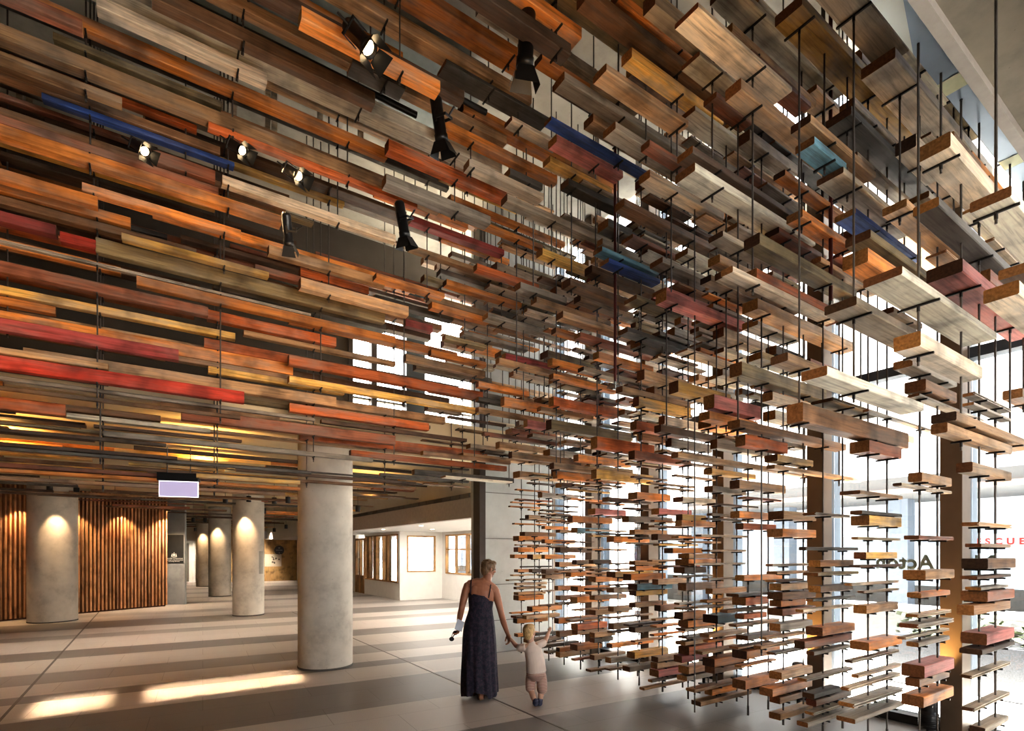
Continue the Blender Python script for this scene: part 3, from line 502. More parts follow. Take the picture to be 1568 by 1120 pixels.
4.29,5.70,11,0.100,2.829,0.080,2;4.64,5.62,12,0.100,2.775,0.100,0;4.68,5.74,10,0.100,2.690,0.120,3;4.61,5.46,8,0.100,3.166,0.100,1;5.12,5.75,9,0.100,3.168,0.120,4;4.58,5.58,8,0.100,2.821,0.100,1;
4.59,5.64,7,0.090,3.064,0.080,4;4.70,5.70,11,0.100,2.967,0.090,0;1.85,4.05,16,0.080,3.468,0.050,5;3.55,4.54,15,0.070,3.700,0.030,5;1.95,4.10,17,0.100,4.391,0.050,5;3.14,4.62,15,0.080,3.118,0.060,4;
3.92,5.38,14,0.080,3.422,0.050,16;4.42,6.26,0,0.200,3.599,0.090,8;4.01,5.81,1,0.160,3.717,0.100,0;3.48,5.11,0,0.200,3.308,0.050,15;3.80,5.92,1,0.200,3.363,0.060,7;4.55,6.09,4,0.140,4.210,0.100,1;
3.98,5.61,3,0.140,4.193,0.090,13;4.55,6.39,4,0.150,3.961,0.100,2;3.72,6.06,2,0.130,3.105,0.060,2;4.33,5.83,4,0.120,3.325,0.120,13;4.40,5.28,6,0.120,3.370,0.120,3;4.46,5.27,5,0.120,3.138,0.130,8;
4.39,5.19,5,0.120,3.018,0.080,0;3.93,5.78,2,0.120,2.707,0.140,4;3.46,4.96,1,0.160,2.847,0.060,15;4.21,5.52,6,0.140,4.247,0.100,8;3.65,5.23,3,0.100,3.880,0.050,7;3.97,5.31,3,0.100,3.928,0.080,1;
4.82,5.97,4,0.120,3.180,0.080,7;4.11,6.13,0,0.140,3.935,0.060,14;4.05,5.63,1,0.160,3.893,0.060,13;4.11,5.36,4,0.120,4.140,0.060,7;4.08,5.64,-1,0.160,3.219,0.080,7;4.32,5.59,-1,0.140,3.422,0.060,5;
3.82,4.92,0,0.140,2.991,0.090,7;4.30,6.26,4,0.120,2.857,0.070,4;5.10,6.96,3,0.130,2.948,0.080,4;3.96,6.70,5,0.080,2.613,0.050,2;4.89,6.67,4,0.080,2.545,0.040,2;4.41,6.23,0,0.140,2.625,0.060,2;
4.40,5.10,4,0.100,2.708,0.100,1;4.54,6.34,5,0.130,4.556,0.080,2;4.41,5.60,5,0.120,4.342,0.060,2;4.04,4.83,4,0.140,4.455,0.050,7;"""
# ---------------------------------------------------------------- the hanging timber
# grid of threaded rods: rows along Y every .3727 m, columns along X every .3727 m
P=.3727
def YK(k): return 1.36+P*k
def XG_(i): return 5.11+P*i
def SURF(X,Y):
    p=2.2
    if Y>7.45: return 2.8
    u=max(0,(X-2.9)/2.1); v=max(0,(Y-4.2)/3.25); q=1-u**p-v**p
    if q<=0: return .12 if X>4.98 else 2.8
    return 2.8+3.6*q**(1/p)
NAMES=['orange','redorange','tan','yellow','brown','darkbrown','grey','beige','pink','crimson','red','blue','teal','olive','charcoal','white','redbrown']
bat=[]
for line in DATA.split(';'):
    if not line.strip(): continue
    a=line.split(',')
    x0,x1,k,w,z0,t=float(a[0]),float(a[1]),int(a[2]),float(a[3]),float(a[4]),float(a[5])
    bat.append([x0,x1,k,w,z0,t,NAMES[int(a[6])],True])
def clash(b,pad=.012):
    for o in bat:
        if abs(o[2]-b[2])<.1 and o[0]<b[1]+.01 and b[0]<o[1]+.01 and o[4]<b[4]+b[5]+pad and b[4]<o[4]+o[5]+pad: return True
    return False
fr_=random.Random(77)
def pick(warm):
    if warm: return fr_.choices(['brown','redbrown','darkbrown','orange','redorange','tan','olive','charcoal','yellow'],[5,4,7,2,2,2,3,4,1])[0]
    return fr_.choices(['grey','beige','tan','brown','olive','charcoal','orange','redbrown','white'],[4,5,5,2,2,1,2,1,3])[0]
# upper layers of the screen, above the visible skin
for k in range(0,18):
    Y=YK(k)
    for lay in range(5):
        x=-9.0+fr_.random()*2
        while x<6.0:
            L=(1.2+fr_.random()*3.4) if x<2.5 else (.7+fr_.random()*1.2)
            x1=min(x+L,6.1)
            s0=SURF(x,Y); 
            if k<2 and x<3.8: x=x1+.1; continue
            lo=s0 if s0>1 else 2.9
            z=lo+.18+lay*.36+fr_.random()*.18
            if Y>7.4: z=2.85+lay*.8+fr_.random()*.5
            t=fr_.choice([.03,.05,.05,.08,.1]); w=fr_.choice([.09,.1,.12,.15,.19])
            gap=fr_.random()
            # openings in front of the clerestory and near the glazing stay lighter
            hole=(k>=14 and 1.6<x<4.4 and z>3.1 and gap<.6) or (x>4.4 and gap<(.3 if k<5 else .12)) or (gap<.10)
            if z<6.75 and x1-x>.3 and not hole and (z-CH)/Y<2.15:
                b=[x,x1,k,w,z,t,pick(x<3.2),False]
                if not clash(b): bat.append(b)
            x=x1+.04+fr_.random()*.5
# thin boards filling the hanging curtain
for k in range(0,17):
    n={0:0,1:0,2:0,3:0,4:1,5:7,6:6}.get(k,10)
    tries=0
    while n>0 and tries<70:
        tries+=1
        z=.14+fr_.random()*2.75
        if k<4: z=1.9+fr_.random()*1.1
        if k==5: z=.3+fr_.random()*2.4
        th=fr_.random()<.72
        t=.022 if th else .05+fr_.random()*.04; w=(.06+fr_.random()*.05) if th else .1+fr_.random()*.05
        x=4.86+fr_.random()*.16; b=[x,x+.6+fr_.random()*.25,k,w,z,t,fr_.choices(['grey','tan','brown','orange','beige','darkbrown','yellow','redbrown'],[4,4,3,4,3,2,1,1])[0],False]
        if not clash(b,.02): bat.append(b); n-=1
# fine laths in the skin of the raked wall
for q in range(150):
    k=fr_.choice([11,12,13,14,15,16,17,17,17,17]); Y=YK(k); x=-6+fr_.random()*9.5; L=1.0+fr_.random()*3.5; x1=min(x+L,4.3)
    z=SURF(0,Y)+fr_.random()*.5 if Y<7.4 else 2.66+fr_.random()*1.3*fr_.random()+fr_.choice([0,0,.8])
    if x1-x<.6 or (x1>1.5 and z>3.6): continue
    b=[x,x1,k,fr_.choice([.05,.07,.09]),z,fr_.choice([.02,.03,.045]),pick(True),False]
    if not clash(b): bat.append(b)
# heavier pieces closing the raked wall behind its skin
for q in range(170):
    k=fr_.choice([14,15,16,16,17,17]); Y=YK(k); x=-8+fr_.random()*10.5; L=1.2+fr_.random()*3.2; x1=min(x+L,3.6)
    z=max(SURF(0,Y)+.1,3.0)+fr_.random()*3.0
    if x1-x<.6 or z>6.7 or (x1>1.7 and fr_.random()<.6): continue
    b=[x,x1,k,fr_.choice([.09,.12,.15]),z,fr_.choice([.05,.08,.1,.12]),pick(True),False]
    if not clash(b): bat.append(b)
# the curtain above head height, thickening towards the ceiling
for k in range(0,17):
    n=5 if k<5 else 18; tries=0
    while n>0 and tries<80:
        tries+=1
        z=(3.7 if k<5 else 2.85)+fr_.random()*(2.4 if k<5 else 3.2)
        xs=4.98
        while xs>3.2 and SURF(xs,YK(k))<z-.08: xs-=.1
        x=xs+fr_.random()*.9-.0
        if x>5.6: continue
        L=.55+fr_.random()*.9
        b=[x,min(x+L,6.12),k,fr_.choice([.09,.12,.14,.18]),z,fr_.choice([.022,.022,.045,.07,.1]),pick(False),False]
        if SURF(x,YK(k))<z-.02 and (z-CH)/YK(k)<2.1 and not clash(b,.02): bat.append(b); n-=1
# low ceiling of the lobby: long battens under the slab
for q in range(58):
    Y=7.95+q*.27 if q<18 else 12.8+(q-18)*.58; x=-7.0+fr_.random()*2
    if Y>20 and q%2: continue
    while x<5.0:
        L=1.5+fr_.random()*4; x1=min(x+L,5.3)
        if x1-x>.5 and not (Y<9.9 and x1>4.3):
            z=2.98+fr_.random()*.34
            bat.append([x,x1,(Y-1.36)/P,fr_.choice([.06,.1,.14,.2]),z,fr_.choice([.03,.05]),fr_.choices(['tan','yellow','brown','orange','redbrown','darkbrown','charcoal'],[3,3,3,2,2,4,2])[0],False])
        x=x1+.1+fr_.random()*.9
def rods_of(b):
    """rod columns (grid index) that carry a batten"""
    x0,x1,k=b[0],b[1],b[2]
    step=1 if x0>4.2 else 3
    r=[i for i in range(-40,4) if i%step==0 and x0+.05<XG_(i)<x1-.05]
    if step==3 and len(r)<1: r=[i for i in range(-40,4) if x0+.05<XG_(i)<x1-.05][:1]
    if x0>4.2 and len(r)>2: r=[r[0],r[-1]]
    return r
def profile(w,t,r):
    h=w/2; c=min(.006,t*.18)
    if t<.035 and r<.6:   # tongue and groove floor board
        g=.010; a=t*.36
        return [(-h,0),(h,0),(h,a),(h+g*.8,a),(h+g*.8,t-a),(h,t-a),(h,t),(-h,t),(-h,t-a),(-h+g,t-a),(-h+g,a),(-h,a)]
    return [(-h+c,0),(h-c,0),(h,c),(h,t-c),(h-c,t),(-h+c,t),(-h,t-c),(-h,c)]
def batten_mesh(mb,b,ox,oy,oz,mi_s,mi_e):
    x0,x1,k,w,z0,t=b[:6]; Y=YK(k); pr=profile(w,t,fr_.random()); n=len(pr)
    sk=.012*(fr_.random()-.5)
    vs=[(x0-ox+sk*(p[0]/w),Y+p[0]-oy,z0+p[1]-oz) for p in pr]+[(x1-ox-sk*(p[0]/w),Y+p[0]-oy,z0+p[1]-oz) for p in pr]
    fs=[(i,n+i,n+(i+1)%n,(i+1)%n) for i in range(n)]
    mb.add(vs,fs+[list(range(n)),[n+i for i in range(n)][::-1]],[mi_s]*n+[mi_e,mi_e])
def bar_mesh(mb,b,i,ox,oy,oz,mi):
    x=XG_(i)-ox; Y=YK(b[2])-oy; z=b[4]-oz; h=b[3]/2+.012
    mb.box(x-.007,x+.007,Y-h,Y+h,z-.014,z-.001,mi)
    mb.tube((x,Y,z-.045),(x,Y,z-.014),.010,n=6,mi=mi)
# sizes in the photograph: the 300 largest are objects of their own
def area(b):
    Y=YK(b[2]); pts=[proj(x,Y+dy,b[4]+dz) for x in (b[0],(b[0]+b[1])/2,b[1]) for dy in (-b[3]/2,b[3]/2) for dz in (0,b[5])]
    if min(p[2] for p in pts)<.5: return 0
    xs=[min(max(p[0],0),1568) for p in pts]; ys=[min(max(p[1],0),1120) for p in pts]
    if max(xs)-min(xs)<2 or max(ys)-min(ys)<1: return 0
    zc=pts[4][2]; return (max(xs)-min(xs))*(b[3]*.6+b[5])*F_PX/zc*(1.0 if b[7] else .30)
order=sorted(range(len(bat)),key=lambda i:-area(bat[i]))
singles=set(order[:300])
def centre_px(b):
    xa=proj(b[0],YK(b[2]),b[4])[0]; xb=proj(b[1],YK(b[2]),b[4])[0]
    m=min(max((max(xa,0)+min(xb,1568))/2,0),1568)
    best=min((proj(b[0]+(b[1]-b[0])*q/20,YK(b[2]),b[4]) for q in range(21)),key=lambda p:abs(p[0]-m)); return best[0],best[1]
ORD=['','first','second','third','fourth','fifth','sixth','seventh','eighth','ninth','tenth','eleventh','twelfth','thirteenth','fourteenth','fifteenth','sixteenth','seventeenth','eighteenth','nineteenth','twentieth']
def ordw(n):
    if n<=20: return ORD[n]
    tens={2:'twenty',3:'thirty',4:'forty',5:'fifty',6:'sixty',7:'seventy',8:'eighty',9:'ninety'}[n//10]
    return (tens+'-'+ORD[n%10]) if n%10 else {2:'twentieth',3:'thirtieth',4:'fortieth',5:'fiftieth',6:'sixtieth',7:'seventieth',8:'eightieth',9:'ninetieth'}[n//10]
def region(px,py):
    if px<520: h='at the left'
    elif px<760: h='left of centre'
    elif px<1000: h='right of centre'
    elif px<1280: h='towards the right'
    else: h='at the far right'
    if py<190: v='near the top edge'
    elif py<380: v='high overhead'
    elif py<560: v='at mid height'
    else: v='low above the lobby'
    return h,v
labels={}
cur=[i for i,b in enumerate(bat) if isinstance(b[2],int) and b[0]>4.7 and b[4]<2.75]
bycol={}
for i in cur: bycol.setdefault(bat[i][2],[]).append(i)
for k,l in bycol.items():
    l.sort(key=lambda i:bat[i][4])
    for n,i in enumerate(l):
        b=bat[i]; kind='thin board' if b[5]<.035 else 'thick block'
        pos='rightmost curtain stack' if k==0 else ordw(k+1)+' curtain stack from the right'
        labels[i]=f"{WN[b[6]]} {kind}, {ordw(n+1)} up in the {pos}"
cells={}
for i in singles:
    if i in labels: continue
    b=bat[i]; px,py=centre_px(b); cells.setdefault((b[6],)+region(px,py),[]).append((py,i))
for (c,h,v),l in cells.items():
    l.sort()
    for n,(py,i) in enumerate(l):
        b=bat[i]; ln=b[1]-b[0]; sz='long' if ln>2.2 else ('short' if ln<.9 else 'medium')
        if len(l)==1: labels[i]=f"the only {WN[c]} {sz} overhead batten {h} {v}"
        else: labels[i]=f"{sz} {WN[c]} overhead batten {h} {v}, {ordw(n+1)} such down"
GROUPS={True:'timber pieces threaded on the hanging curtain',False:'reclaimed timber battens hung overhead'}
for i in sorted(singles):
    b=bat[i]; ox,oy,oz=(b[0]+b[1])/2,YK(b[2]),b[4]
    m=MB(); batten_mesh(m,b,ox,oy,oz,0,1); o=m.build('timber_batten',[WM[b[6]],M_END],None,(ox,oy,oz))
    tag(o,labels[i],'batten',GROUPS[i in cur])
    if isinstance(b[2],int):
        for r in rods_of(b):
            m=MB(); bar_mesh(m,b,r,ox,oy,oz,0); m.build('support_bar',M_BAR,o)
rest=MB()
for i,b in enumerate(bat):
    if i in singles: continue
    batten_mesh(rest,b,0,0,0,WKEYS.index(b[6]),len(WKEYS))
    if isinstance(b[2],int):
        for r in rods_of(b): bar_mesh(rest,b,r,0,0,0,len(WKEYS)+1)
o=rest.build('timber_battens',[WM[k] for k in WKEYS]+[M_END,M_BAR]); tag(o,'mass of smaller reclaimed battens filling the ceiling and curtain between the larger ones','battens',None,'stuff')
# rods
need={}
for b in bat:
    if not isinstance(b[2],int): continue
    for i in rods_of(b):
        e=need.setdefault((i,b[2]),[b[4],b[4]+b[5],0]); e[0]=min(e[0],b[4]); e[1]=max(e[1],b[4]+b[5]); e[2]+=1
for k in range(0,17):
    for i in (0,1):
        if (i,k) in need: need[(i,k)][0]=min(need[(i,k)][0],.14)
rods=[]
for (i,k),(za,zb,n) in need.items():
    x,y=XG_(i),YK(k); lo=za-.07 if za>.3 else .06; hi=7.5
    if k>=17: hi=3.8 if False else 7.5
    p0=proj(x,y,lo); p1=proj(x,y,min(hi,6.2)); 
    if p0[2]<.8: continue
    vis=0<p0[0]<1568 and p1[1]<1120
    rods.append((vis*(n>0)*(200 if i in(0,1) else 0)+ (100/p0[2] if vis else 0),x,y,lo,hi,i,k))
rods.sort(reverse=True)
rr={}
for q,(sc_,x,y,lo,hi,i,k) in enumerate(rods):
    if q>=300: break
    if i in (0,1):
        pos='rightmost curtain stack' if k==0 else ordw(k+1)+' curtain stack from the right'
        lab=f"thin dark steel rod, {'front' if i==0 else 'rear'} one of the {pos}"
        g='steel rods of the hanging curtain'
    else:
        px,py,_=proj(x,y,lo); h,v=region(px,min(py,700)); cnt=rr.setdefault((h,v),0)+1; rr[(h,v)]=cnt
        lab=('h',h,v,px); g='steel hanger rods of the overhead battens'
    m=MB(); m.tube((0,0,0),(0,0,hi-lo),.0075,n=8); 
    if i in(0,1) and lo<.2: m.tube((0,0,0),(0,0,.10),.011,n=8)
    o=m.build('hanger_rod',M_ROD,None,(x,y,lo)); tag(o,None,'rod',g)
    if isinstance(lab,str): o['label']=lab
    else: rr.setdefault(('L',)+lab[1:3],[]).append((lab[3],o))
for key,l in rr.items():
    if key[0]!='L': continue
    l.sort(key=lambda q:q[0])
    for n,(px,o) in enumerate(l): o['label']=f"hanger rod ending {key[1]} {key[2]}, {ordw(n+1)} from the left"
m=MB()
for (sc_,x,y,lo,hi,i,k) in rods[300:]: m.tube((x,y,lo),(x,y,hi),.0075,n=6)
if rods[300:]:
    o=m.build('hanger_rods',M_ROD); tag(o,'remaining thin steel hanger rods among the overhead battens','rods',None,'stuff')
print('battens',len(bat),'rods',len(rods),'curtain',len(cur))
# ---------------------------------------------------------------- fittings
def pix(px,py,z):
    return cam_pt((px-CX)/F_PX*z,z,CH+(HZ-py)*z/F_PX)
def frame_to(d):
    return Vector(d).to_track_quat('-Z','Y')
M_LAMP=emis('warm_lamp_face',(1,.72,.40),9); M_LAMPD=emis('warm_downlight',(1,.78,.5),18)
def spot(px,py,z,aim,label,size=1.0,lit=True,energy=60,ang=55):
    if z<0: z=(-z-CH)*F_PX/(HZ-py)   # negative: mounting height given
    p=pix(px,py,z); e=empty('track_spotlight',p); e.rotation_mode='QUATERNION'; e.rotation_quaternion=frame_to(Vector(aim))
    tag(e,label,'spotlight','theatre spotlights among the battens'); s=size
    m=MB(); m.lathe([(.0,.17*s),(.035*s,.17*s),(.05*s,.15*s),(.05*s,-.10*s),(.056*s,-.10*s),(.056*s,-.15*s),(.048*s,-.15*s),(.046*s,-.1*s),(0,-.1*s)],(0,0,0),20); hs=m.build('housing',M_BLACK,e)
    m=MB(); m.lathe([(0,-.118*s),(.046*s,-.118*s)],(0,0,0),20); m.build('lens',M_LAMP if lit else plain('unlit_lens',(.25,.22,.18),.15),hs)
    for k in range(4):
        m=MB(); a=k*PI/2; c_,s_=math.cos(a),math.sin(a)
        def R(x,y,zz): return ((x*c_-y*s_)*s,(x*s_+y*c_)*s,zz*s)
        m.add([R(.05,-.05,-.15),R(.05,.05,-.15),R(.095,.075,-.25),R(.095,-.075,-.25)],[(0,1,2,3)])
        m.build('barn_door',M_BLACK,hs)
    m=MB(); m.box(-.01*s,.01*s,-.064*s,-.056*s,-.02*s,.06*s); m.box(-.01*s,.01*s,.056*s,.064*s,-.02*s,.06*s); m.box(.0,.10*s,-.064*s,-.056*s,.0,.02*s); m.box(.0,.10*s,.056*s,.064*s,.0,.02*s); m.box(.09*s,.10*s,-.064*s,.064*s,0,.02*s); m.tube((.095*s,0,.01*s),(.16*s,0,.06*s),.008*s,n=6); m.build('yoke',M_BLACK,e)
    if lit and energy:
        l=bpy.data.lights.new('spot_beam','SPOT'); l.energy=energy; l.color=(1,.66,.34); l.spot_size=math.radians(ang); l.spot_blend=.6; l.shadow_soft_size=.05
        o=bpy.data.objects.new('spot_beam',l); COL.objects.link(o); o.location=p+Vector(aim).normalized()*.3; o.rotation_mode='QUATERNION'; o.rotation_quaternion=frame_to(Vector(aim))
    return e
spot(550,58,-5.75,(.30,-.55,-.80),'glaring lit spotlight with barn doors at the top left of centre',1.15,True,120)
spot(806,58,-6.1,(.15,.35,-1),'largest black spotlight with barn doors hanging at top centre, unlit',1.35,False)
spot(672,185,-5.75,(.3,.2,-1),'black spotlight hanging beside the bright orange batten, below the lit lamp',1.1,False)
spot(616,338,-4.75,(.3,.2,-1),'small black spotlight hanging left of the dull crimson batten at mid height',.9,False)
spot(214,226,-5.35,(.35,-.7,-.6),'small lit spotlight farthest left among the dark overhead battens',.8,True,60,70)
spot(362,225,-5.35,(.35,-.7,-.6),'small lit spotlight in the middle of the three in the dark upper left',.8,True,80,70)
spot(448,264,-5.1,(.35,-.7,-.6),'small lit spotlight right of the other two in the dark upper left',.8,True,80,70)
spot(440,352,-4.6,(.2,.6,-.6),'small black unlit spotlight below the lit pair at left',.8,False)
# sprinkler droppers
for (px,pb,z,lab) in ((942,592,6.1,'dark red sprinkler pipe with clear guard hanging right of centre'),(1272,470,4.9,'dark red sprinkler pipe with clear guard hanging towards the right')):
    p=pix(px,pb,z); e=empty('sprinkler_pipe',p); tag(e,lab,'pipe')
    m=MB(); m.tube((0,0,.04),(0,0,7.0-p.z),.017,n=12); m.build('pipe',M_REDPIPE,e)
    m=MB(); m.tube((0,0,-.02),(0,0,.05),.012,.02,n=10); m.tube((0,0,-.035),(0,0,-.03),.03,n=14); m.build('sprinkler_head',plain('chrome',(.5,.5,.5),.25,1.0),e)
    m=MB(); m.add([(-.07,-.07,-.02),(.07,-.07,-.02),(.07,.07,-.02),(-.07,.07,-.02),(-.05,-.05,.05),(.05,-.05,.05),(.05,.05,.05),(-.05,.05,.05)],[(0,1,5,4),(1,2,6,5),(2,3,7,6),(3,0,4,7)]); m.build('clear_guard',glassmat('clear_plastic',(.85,.85,.82),.12),e)
p=pix(548,20,6.4)
# the lighting tubes that carry the lamps
for n,(pa,xl,xr,z,r,lab) in enumerate(((pix(400,60,5.0),-4.0,2.4,None,.035,'thick black lighting tube running behind the upper left battens'),(pix(600,95,5.2),-1.0,3.0,None,.03,'black lighting tube beside the glaring lit spotlight'))):
    m=MB(); m.tube((xl,0,0),(xr,0,0),r,n=14); o=m.build('lighting_tube',M_BLACK,None,(0,pa.y,pa.z)); tag(o,lab,'tube')
# timber struts under the dark slab at upper left
for n,(px,py) in enumerate(((340,155),(358,160),(420,150),(490,175),(552,205),(410,185),(585,85),(30,40),(45,45))):
    p=pix(px,py,6.6); m=MB(); m.box(-.03,.03,-.02,.02,0,.62); o=m.build('timber_strut',WM['beige'],None,(p.x,p.y,min(p.z,6.85))); tag(o,None,'strut','pale struts under the dark slab at upper left'); o['label']='pale upright timber strut under the dark slab at upper left'
# ducts / pale panels in the void
m=MB(); m.box(-3.5,3.2,5.3,6.6,7.1,7.4); o=m.build('air_duct',plain('pale_grey_duct',(.20,.225,.215),.45,.3),None); tag(o,'pale grey air duct in the void above the upper left battens','duct')
# hanging illuminated sign
p=pix(274,744,6.3); e=empty('hanging_sign',(p.x,p.y,p.z),-.30); tag(e,'hanging lavender illuminated sign with black top box under the battens at left','sign')
m=MB(); m.box(-.215,.215,-.05,.05,.05,.145,0,.006); m.build('top_box',M_BLACK,e)
m=MB(); m.box(-.20,.20,-.012,.012,-.13,.05); m.build('panel',emis('lavender_panel',(.36,.31,.45),.75),e)
m=MB()
for q in ((-.203,.203,-.135,-.13),(-.203,.203,.044,.05)): m.box(q[0],q[1],-.014,.014,q[2],q[3])
for x in (-.203,.199): m.box(x,x+.004,-.014,.014,-.13,.05)
m.build('bright_edge',emis('white_edge',(.9,.88,.95),1.6),e)
m=MB(); m.tube((-.12,0,.145),(-.12,0,.45),.006,n=6); m.tube((.12,0,.145),(.12,0,.45),.006,n=6); m.build('suspension',M_ROD,e)
# cylinder downlights in the lobby ceiling
DL=[(345,771,13.5,'small black'),(420,772,13.6,'s'),(441,771,13.4,'s'),(296,800,19,'s'),(381,769,14.2,'s'),(314,800,19.6,'s'),(548,784,13.5,'s'),(420,815,22,'s'),(438,810,21,'s'),(258,783,17.2,'s'),(76,752,12.4,'s'),(117,757,13.2,'s'),(176,766,14.6,'s'),(404,787,15.5,'s'),(322,752,11.5,'s'),(299,814,25,'s')]
DL.sort()
for n,(px,py,z,_) in enumerate(DL):
    p=pix(px,py,z); e=empty('downlight',p); tag(e,f"small black cylinder downlight under the lobby ceiling, {ordw(n+1)} from the left",'downlight','cylinder downlights under the lobby ceiling')
    m=MB(); m.lathe([(.0,.16),(.055,.16),(.06,.15),(.06,0),(.05,0),(.05,.03),(0,.03)],(0,0,0),16); hs=m.build('housing',M_BLACK,e)
    m=MB(); m.lathe([(0,.012),(.05,.012)],(0,0,0),16); m.build('lamp_face',M_LAMPD,hs)
    m=MB(); m.tube((0,0,.16),(0,0,3.55-p.z),.006,n=6); m.build('stem',M_BLACK,e)
# lights grazing the columns: lamp right in front of each shaft
def lampspot(loc,aim,en,ang=70,col=(1,.66,.36),soft=.04,blend=.35):
    l=bpy.data.lights.new('unseen_spot','SPOT'); l.energy=en; l.color=col; l.spot_size=math.radians(ang); l.spot_blend=blend; l.shadow_soft_size=soft
    o=bpy.data.objects.new('unseen_spot',l); COL.objects.link(o); o.location=loc; o.rotation_mode='QUATERNION'; o.rotation_quaternion=frame_to(Vector(aim)); return o
for y,en in ((16.46,90),(24.2,90),(31.5,90)): lampspot((2.0,y-.62,2.98),(.02,.16,-1),en*1.6,62)
lampspot((-1.95,17.0,2.98),(-.02,.16,-1),110,62)
d=1.0
while d<tot:
    q,t_=along(d); nn=Vector((t_.y,-t_.x,0)); lampspot(q+nn*.38+Vector((0,0,2.95)),(-nn.x*.3,-nn.y*.3,-1),75,95); d+=1.25
# recessed down lights in the white bulkhead zone
for (x,y) in ((6.3,11),(7.3,11),(6.3,14),(8.2,13),(6.3,17),(7.6,16)):
    m=MB(); m.lathe([(0,0),(.06,0)],(0,0,0),16); o=m.build('recessed_light',M_LAMPD,None,(x,y,2.495)); tag(o,'small round recessed light in the white soffit beyond the battens','light','recessed lights in the white soffit')
# floor uplights by the glazing
for n,(y,lab) in enumerate(((1.98,'black floor uplight with glowing top nearest, beside the right mullion'),(3.2,'black floor uplight second along the glazing, behind the curtain'),(4.45,'black floor uplight third along the glazing, half hidden'))):
    e=empty('uplight',(6.05,y,0)); tag(e,lab,'uplight','uplights along the glazing')
    m=MB(); m.lathe([(0,.42),(.055,.42),(.055,.50),(.062,.50),(.066,.48),(.066,.26),(.06,.24),(0,.24)],(0,0,0),24); m.build('housing',M_BLACK,e)
    m=MB()
    for q in range(7): m.lathe([(.075,.12+q*.018),(.082,.122+q*.018),(.082,.128+q*.018),(.075,.13+q*.018)],(0,0,0),24)
    m.lathe([(0,.1),(.07,.1),(.07,.26),(0,.26)],(0,0,0),24); m.build('cooling_fins',M_BLACK,e)
    m=MB(); m.lathe([(0,.435),(.054,.435)],(0,0,0),24); m.build('lens',emis('uplight_glow',(1,.62,.25),5),e)
    m=MB(); m.box(-.05,.05,-.05,.05,0,.02); m.tube((0,0,.02),(0,0,.1),.02,n=10); m.build('mount',M_BLACK,e)
    l=bpy.data.lights.new('uplight_beam','SPOT'); l.energy=130; l.color=(1,.58,.2); l.spot_size=math.radians(75); l.spot_blend=.8; l.shadow_soft_size=.03
    o=bpy.data.objects.new('uplight_beam',l); COL.objects.link(o); o.location=(6.05,y,.47); o.rotation_euler=(PI,math.radians(8),0)
# glass strip along the near soffit, pale then blue, reflections put into the colour, with yellow tape marks
m=MB(); m.add([(-4,1.265,4.95),(3.45,1.265,4.95),(4.05,1.407,4.95),(-4,1.407,4.95)],[(0,1,2,3)]); struct(m.build('trim_9',plain('pale_painted_reflection',(.75,.80,.76),.35,.1,.12,1.5)))
m=MB(); m.add([(3.45,1.265,4.95),(XG,1.265,4.95),(XG,1.407,4.95),(4.05,1.407,4.95)],[(0,1,2,3)]); struct(m.build('trim_10',plain('blue_painted_reflection',(.30,.39,.50),.35,.1,.2,1.5)))
m=MB()
for x in (4.45,5.75): m.add([(x,1.265,4.945),(x+.16,1.265,4.945),(x+.16,1.407,4.945),(x,1.407,4.945)],[(0,1,2,3)])
struct(m.build('trim_11',plain('pale_yellow_tape',(.75,.76,.5),.6)))
# ---------------------------------------------------------------- people
def solid(parts,voxel,name,mat,parent,smooth=3):
    """one continuous surface grown from overlapping shapes"""
    mb=MB()
    for p in parts: mb.rings(p)
    me=mb.mesh(name+'_src',mat); o=bpy.data.objects.new(name+'_src',me); COL.objects.link(o)
    r=o.modifiers.new('r','REMESH'); r.mode='VOXEL'; r.voxel_size=voxel; r.use_smooth_shade=True
    s=o.modifiers.new('s','SMOOTH'); s.factor=.5; s.iterations=smooth
    bpy.context.view_layer.update()
    me2=bpy.data.meshes.new_from_object(o.evaluated_get(bpy.context.evaluated_depsgraph_get()))
    bpy.data.objects.remove(o); me2.materials.clear(); me2.materials.append(mat)
    me2.polygons.foreach_set('use_smooth',[True]*len(me2.polygons)); me2.name=name
    ob=bpy.data.objects.new(name,me2); link(ob,parent); return ob
def limb(pts,n=14,up=None):
    """pts: (x,y,z,rx[,ry]) -> rings around the path, rounded at both ends"""
    P_=[Vector(p[:3]) for p in pts]; R=[(p[3],p[4] if len(p)>4 else p[3]) for p in pts]
    rs=[]; ref=Vector(up) if up else None
    for i,p in enumerate(P_):
        d=(P_[min(i+1,len(P_)-1)]-P_[max(i-1,0)]).normalized()
        a=ref if ref is not None else (Vector((0,1,0)) if abs(d.y)<.85 else Vector((1,0,0)))
        u=a.cross(d).normalized(); v=d.cross(u)
        if i==0: rs.append([p-d*R[i][0]*.55+u*(R[i][0]*.55*math.cos(2*PI*k/n))+v*(R[i][1]*.55*math.sin(2*PI*k/n)) for k in range(n)])
        rs.append([p+u*(R[i][0]*math.cos(2*PI*k/n))+v*(R[i][1]*math.sin(2*PI*k/n)) for k in range(n)])
        if i==len(P_)-1: rs.append([p+d*R[i][0]*.55+u*(R[i][0]*.55*math.cos(2*PI*k/n))+v*(R[i][1]*.55*math.sin(2*PI*k/n)) for k in range(n)])
    return rs
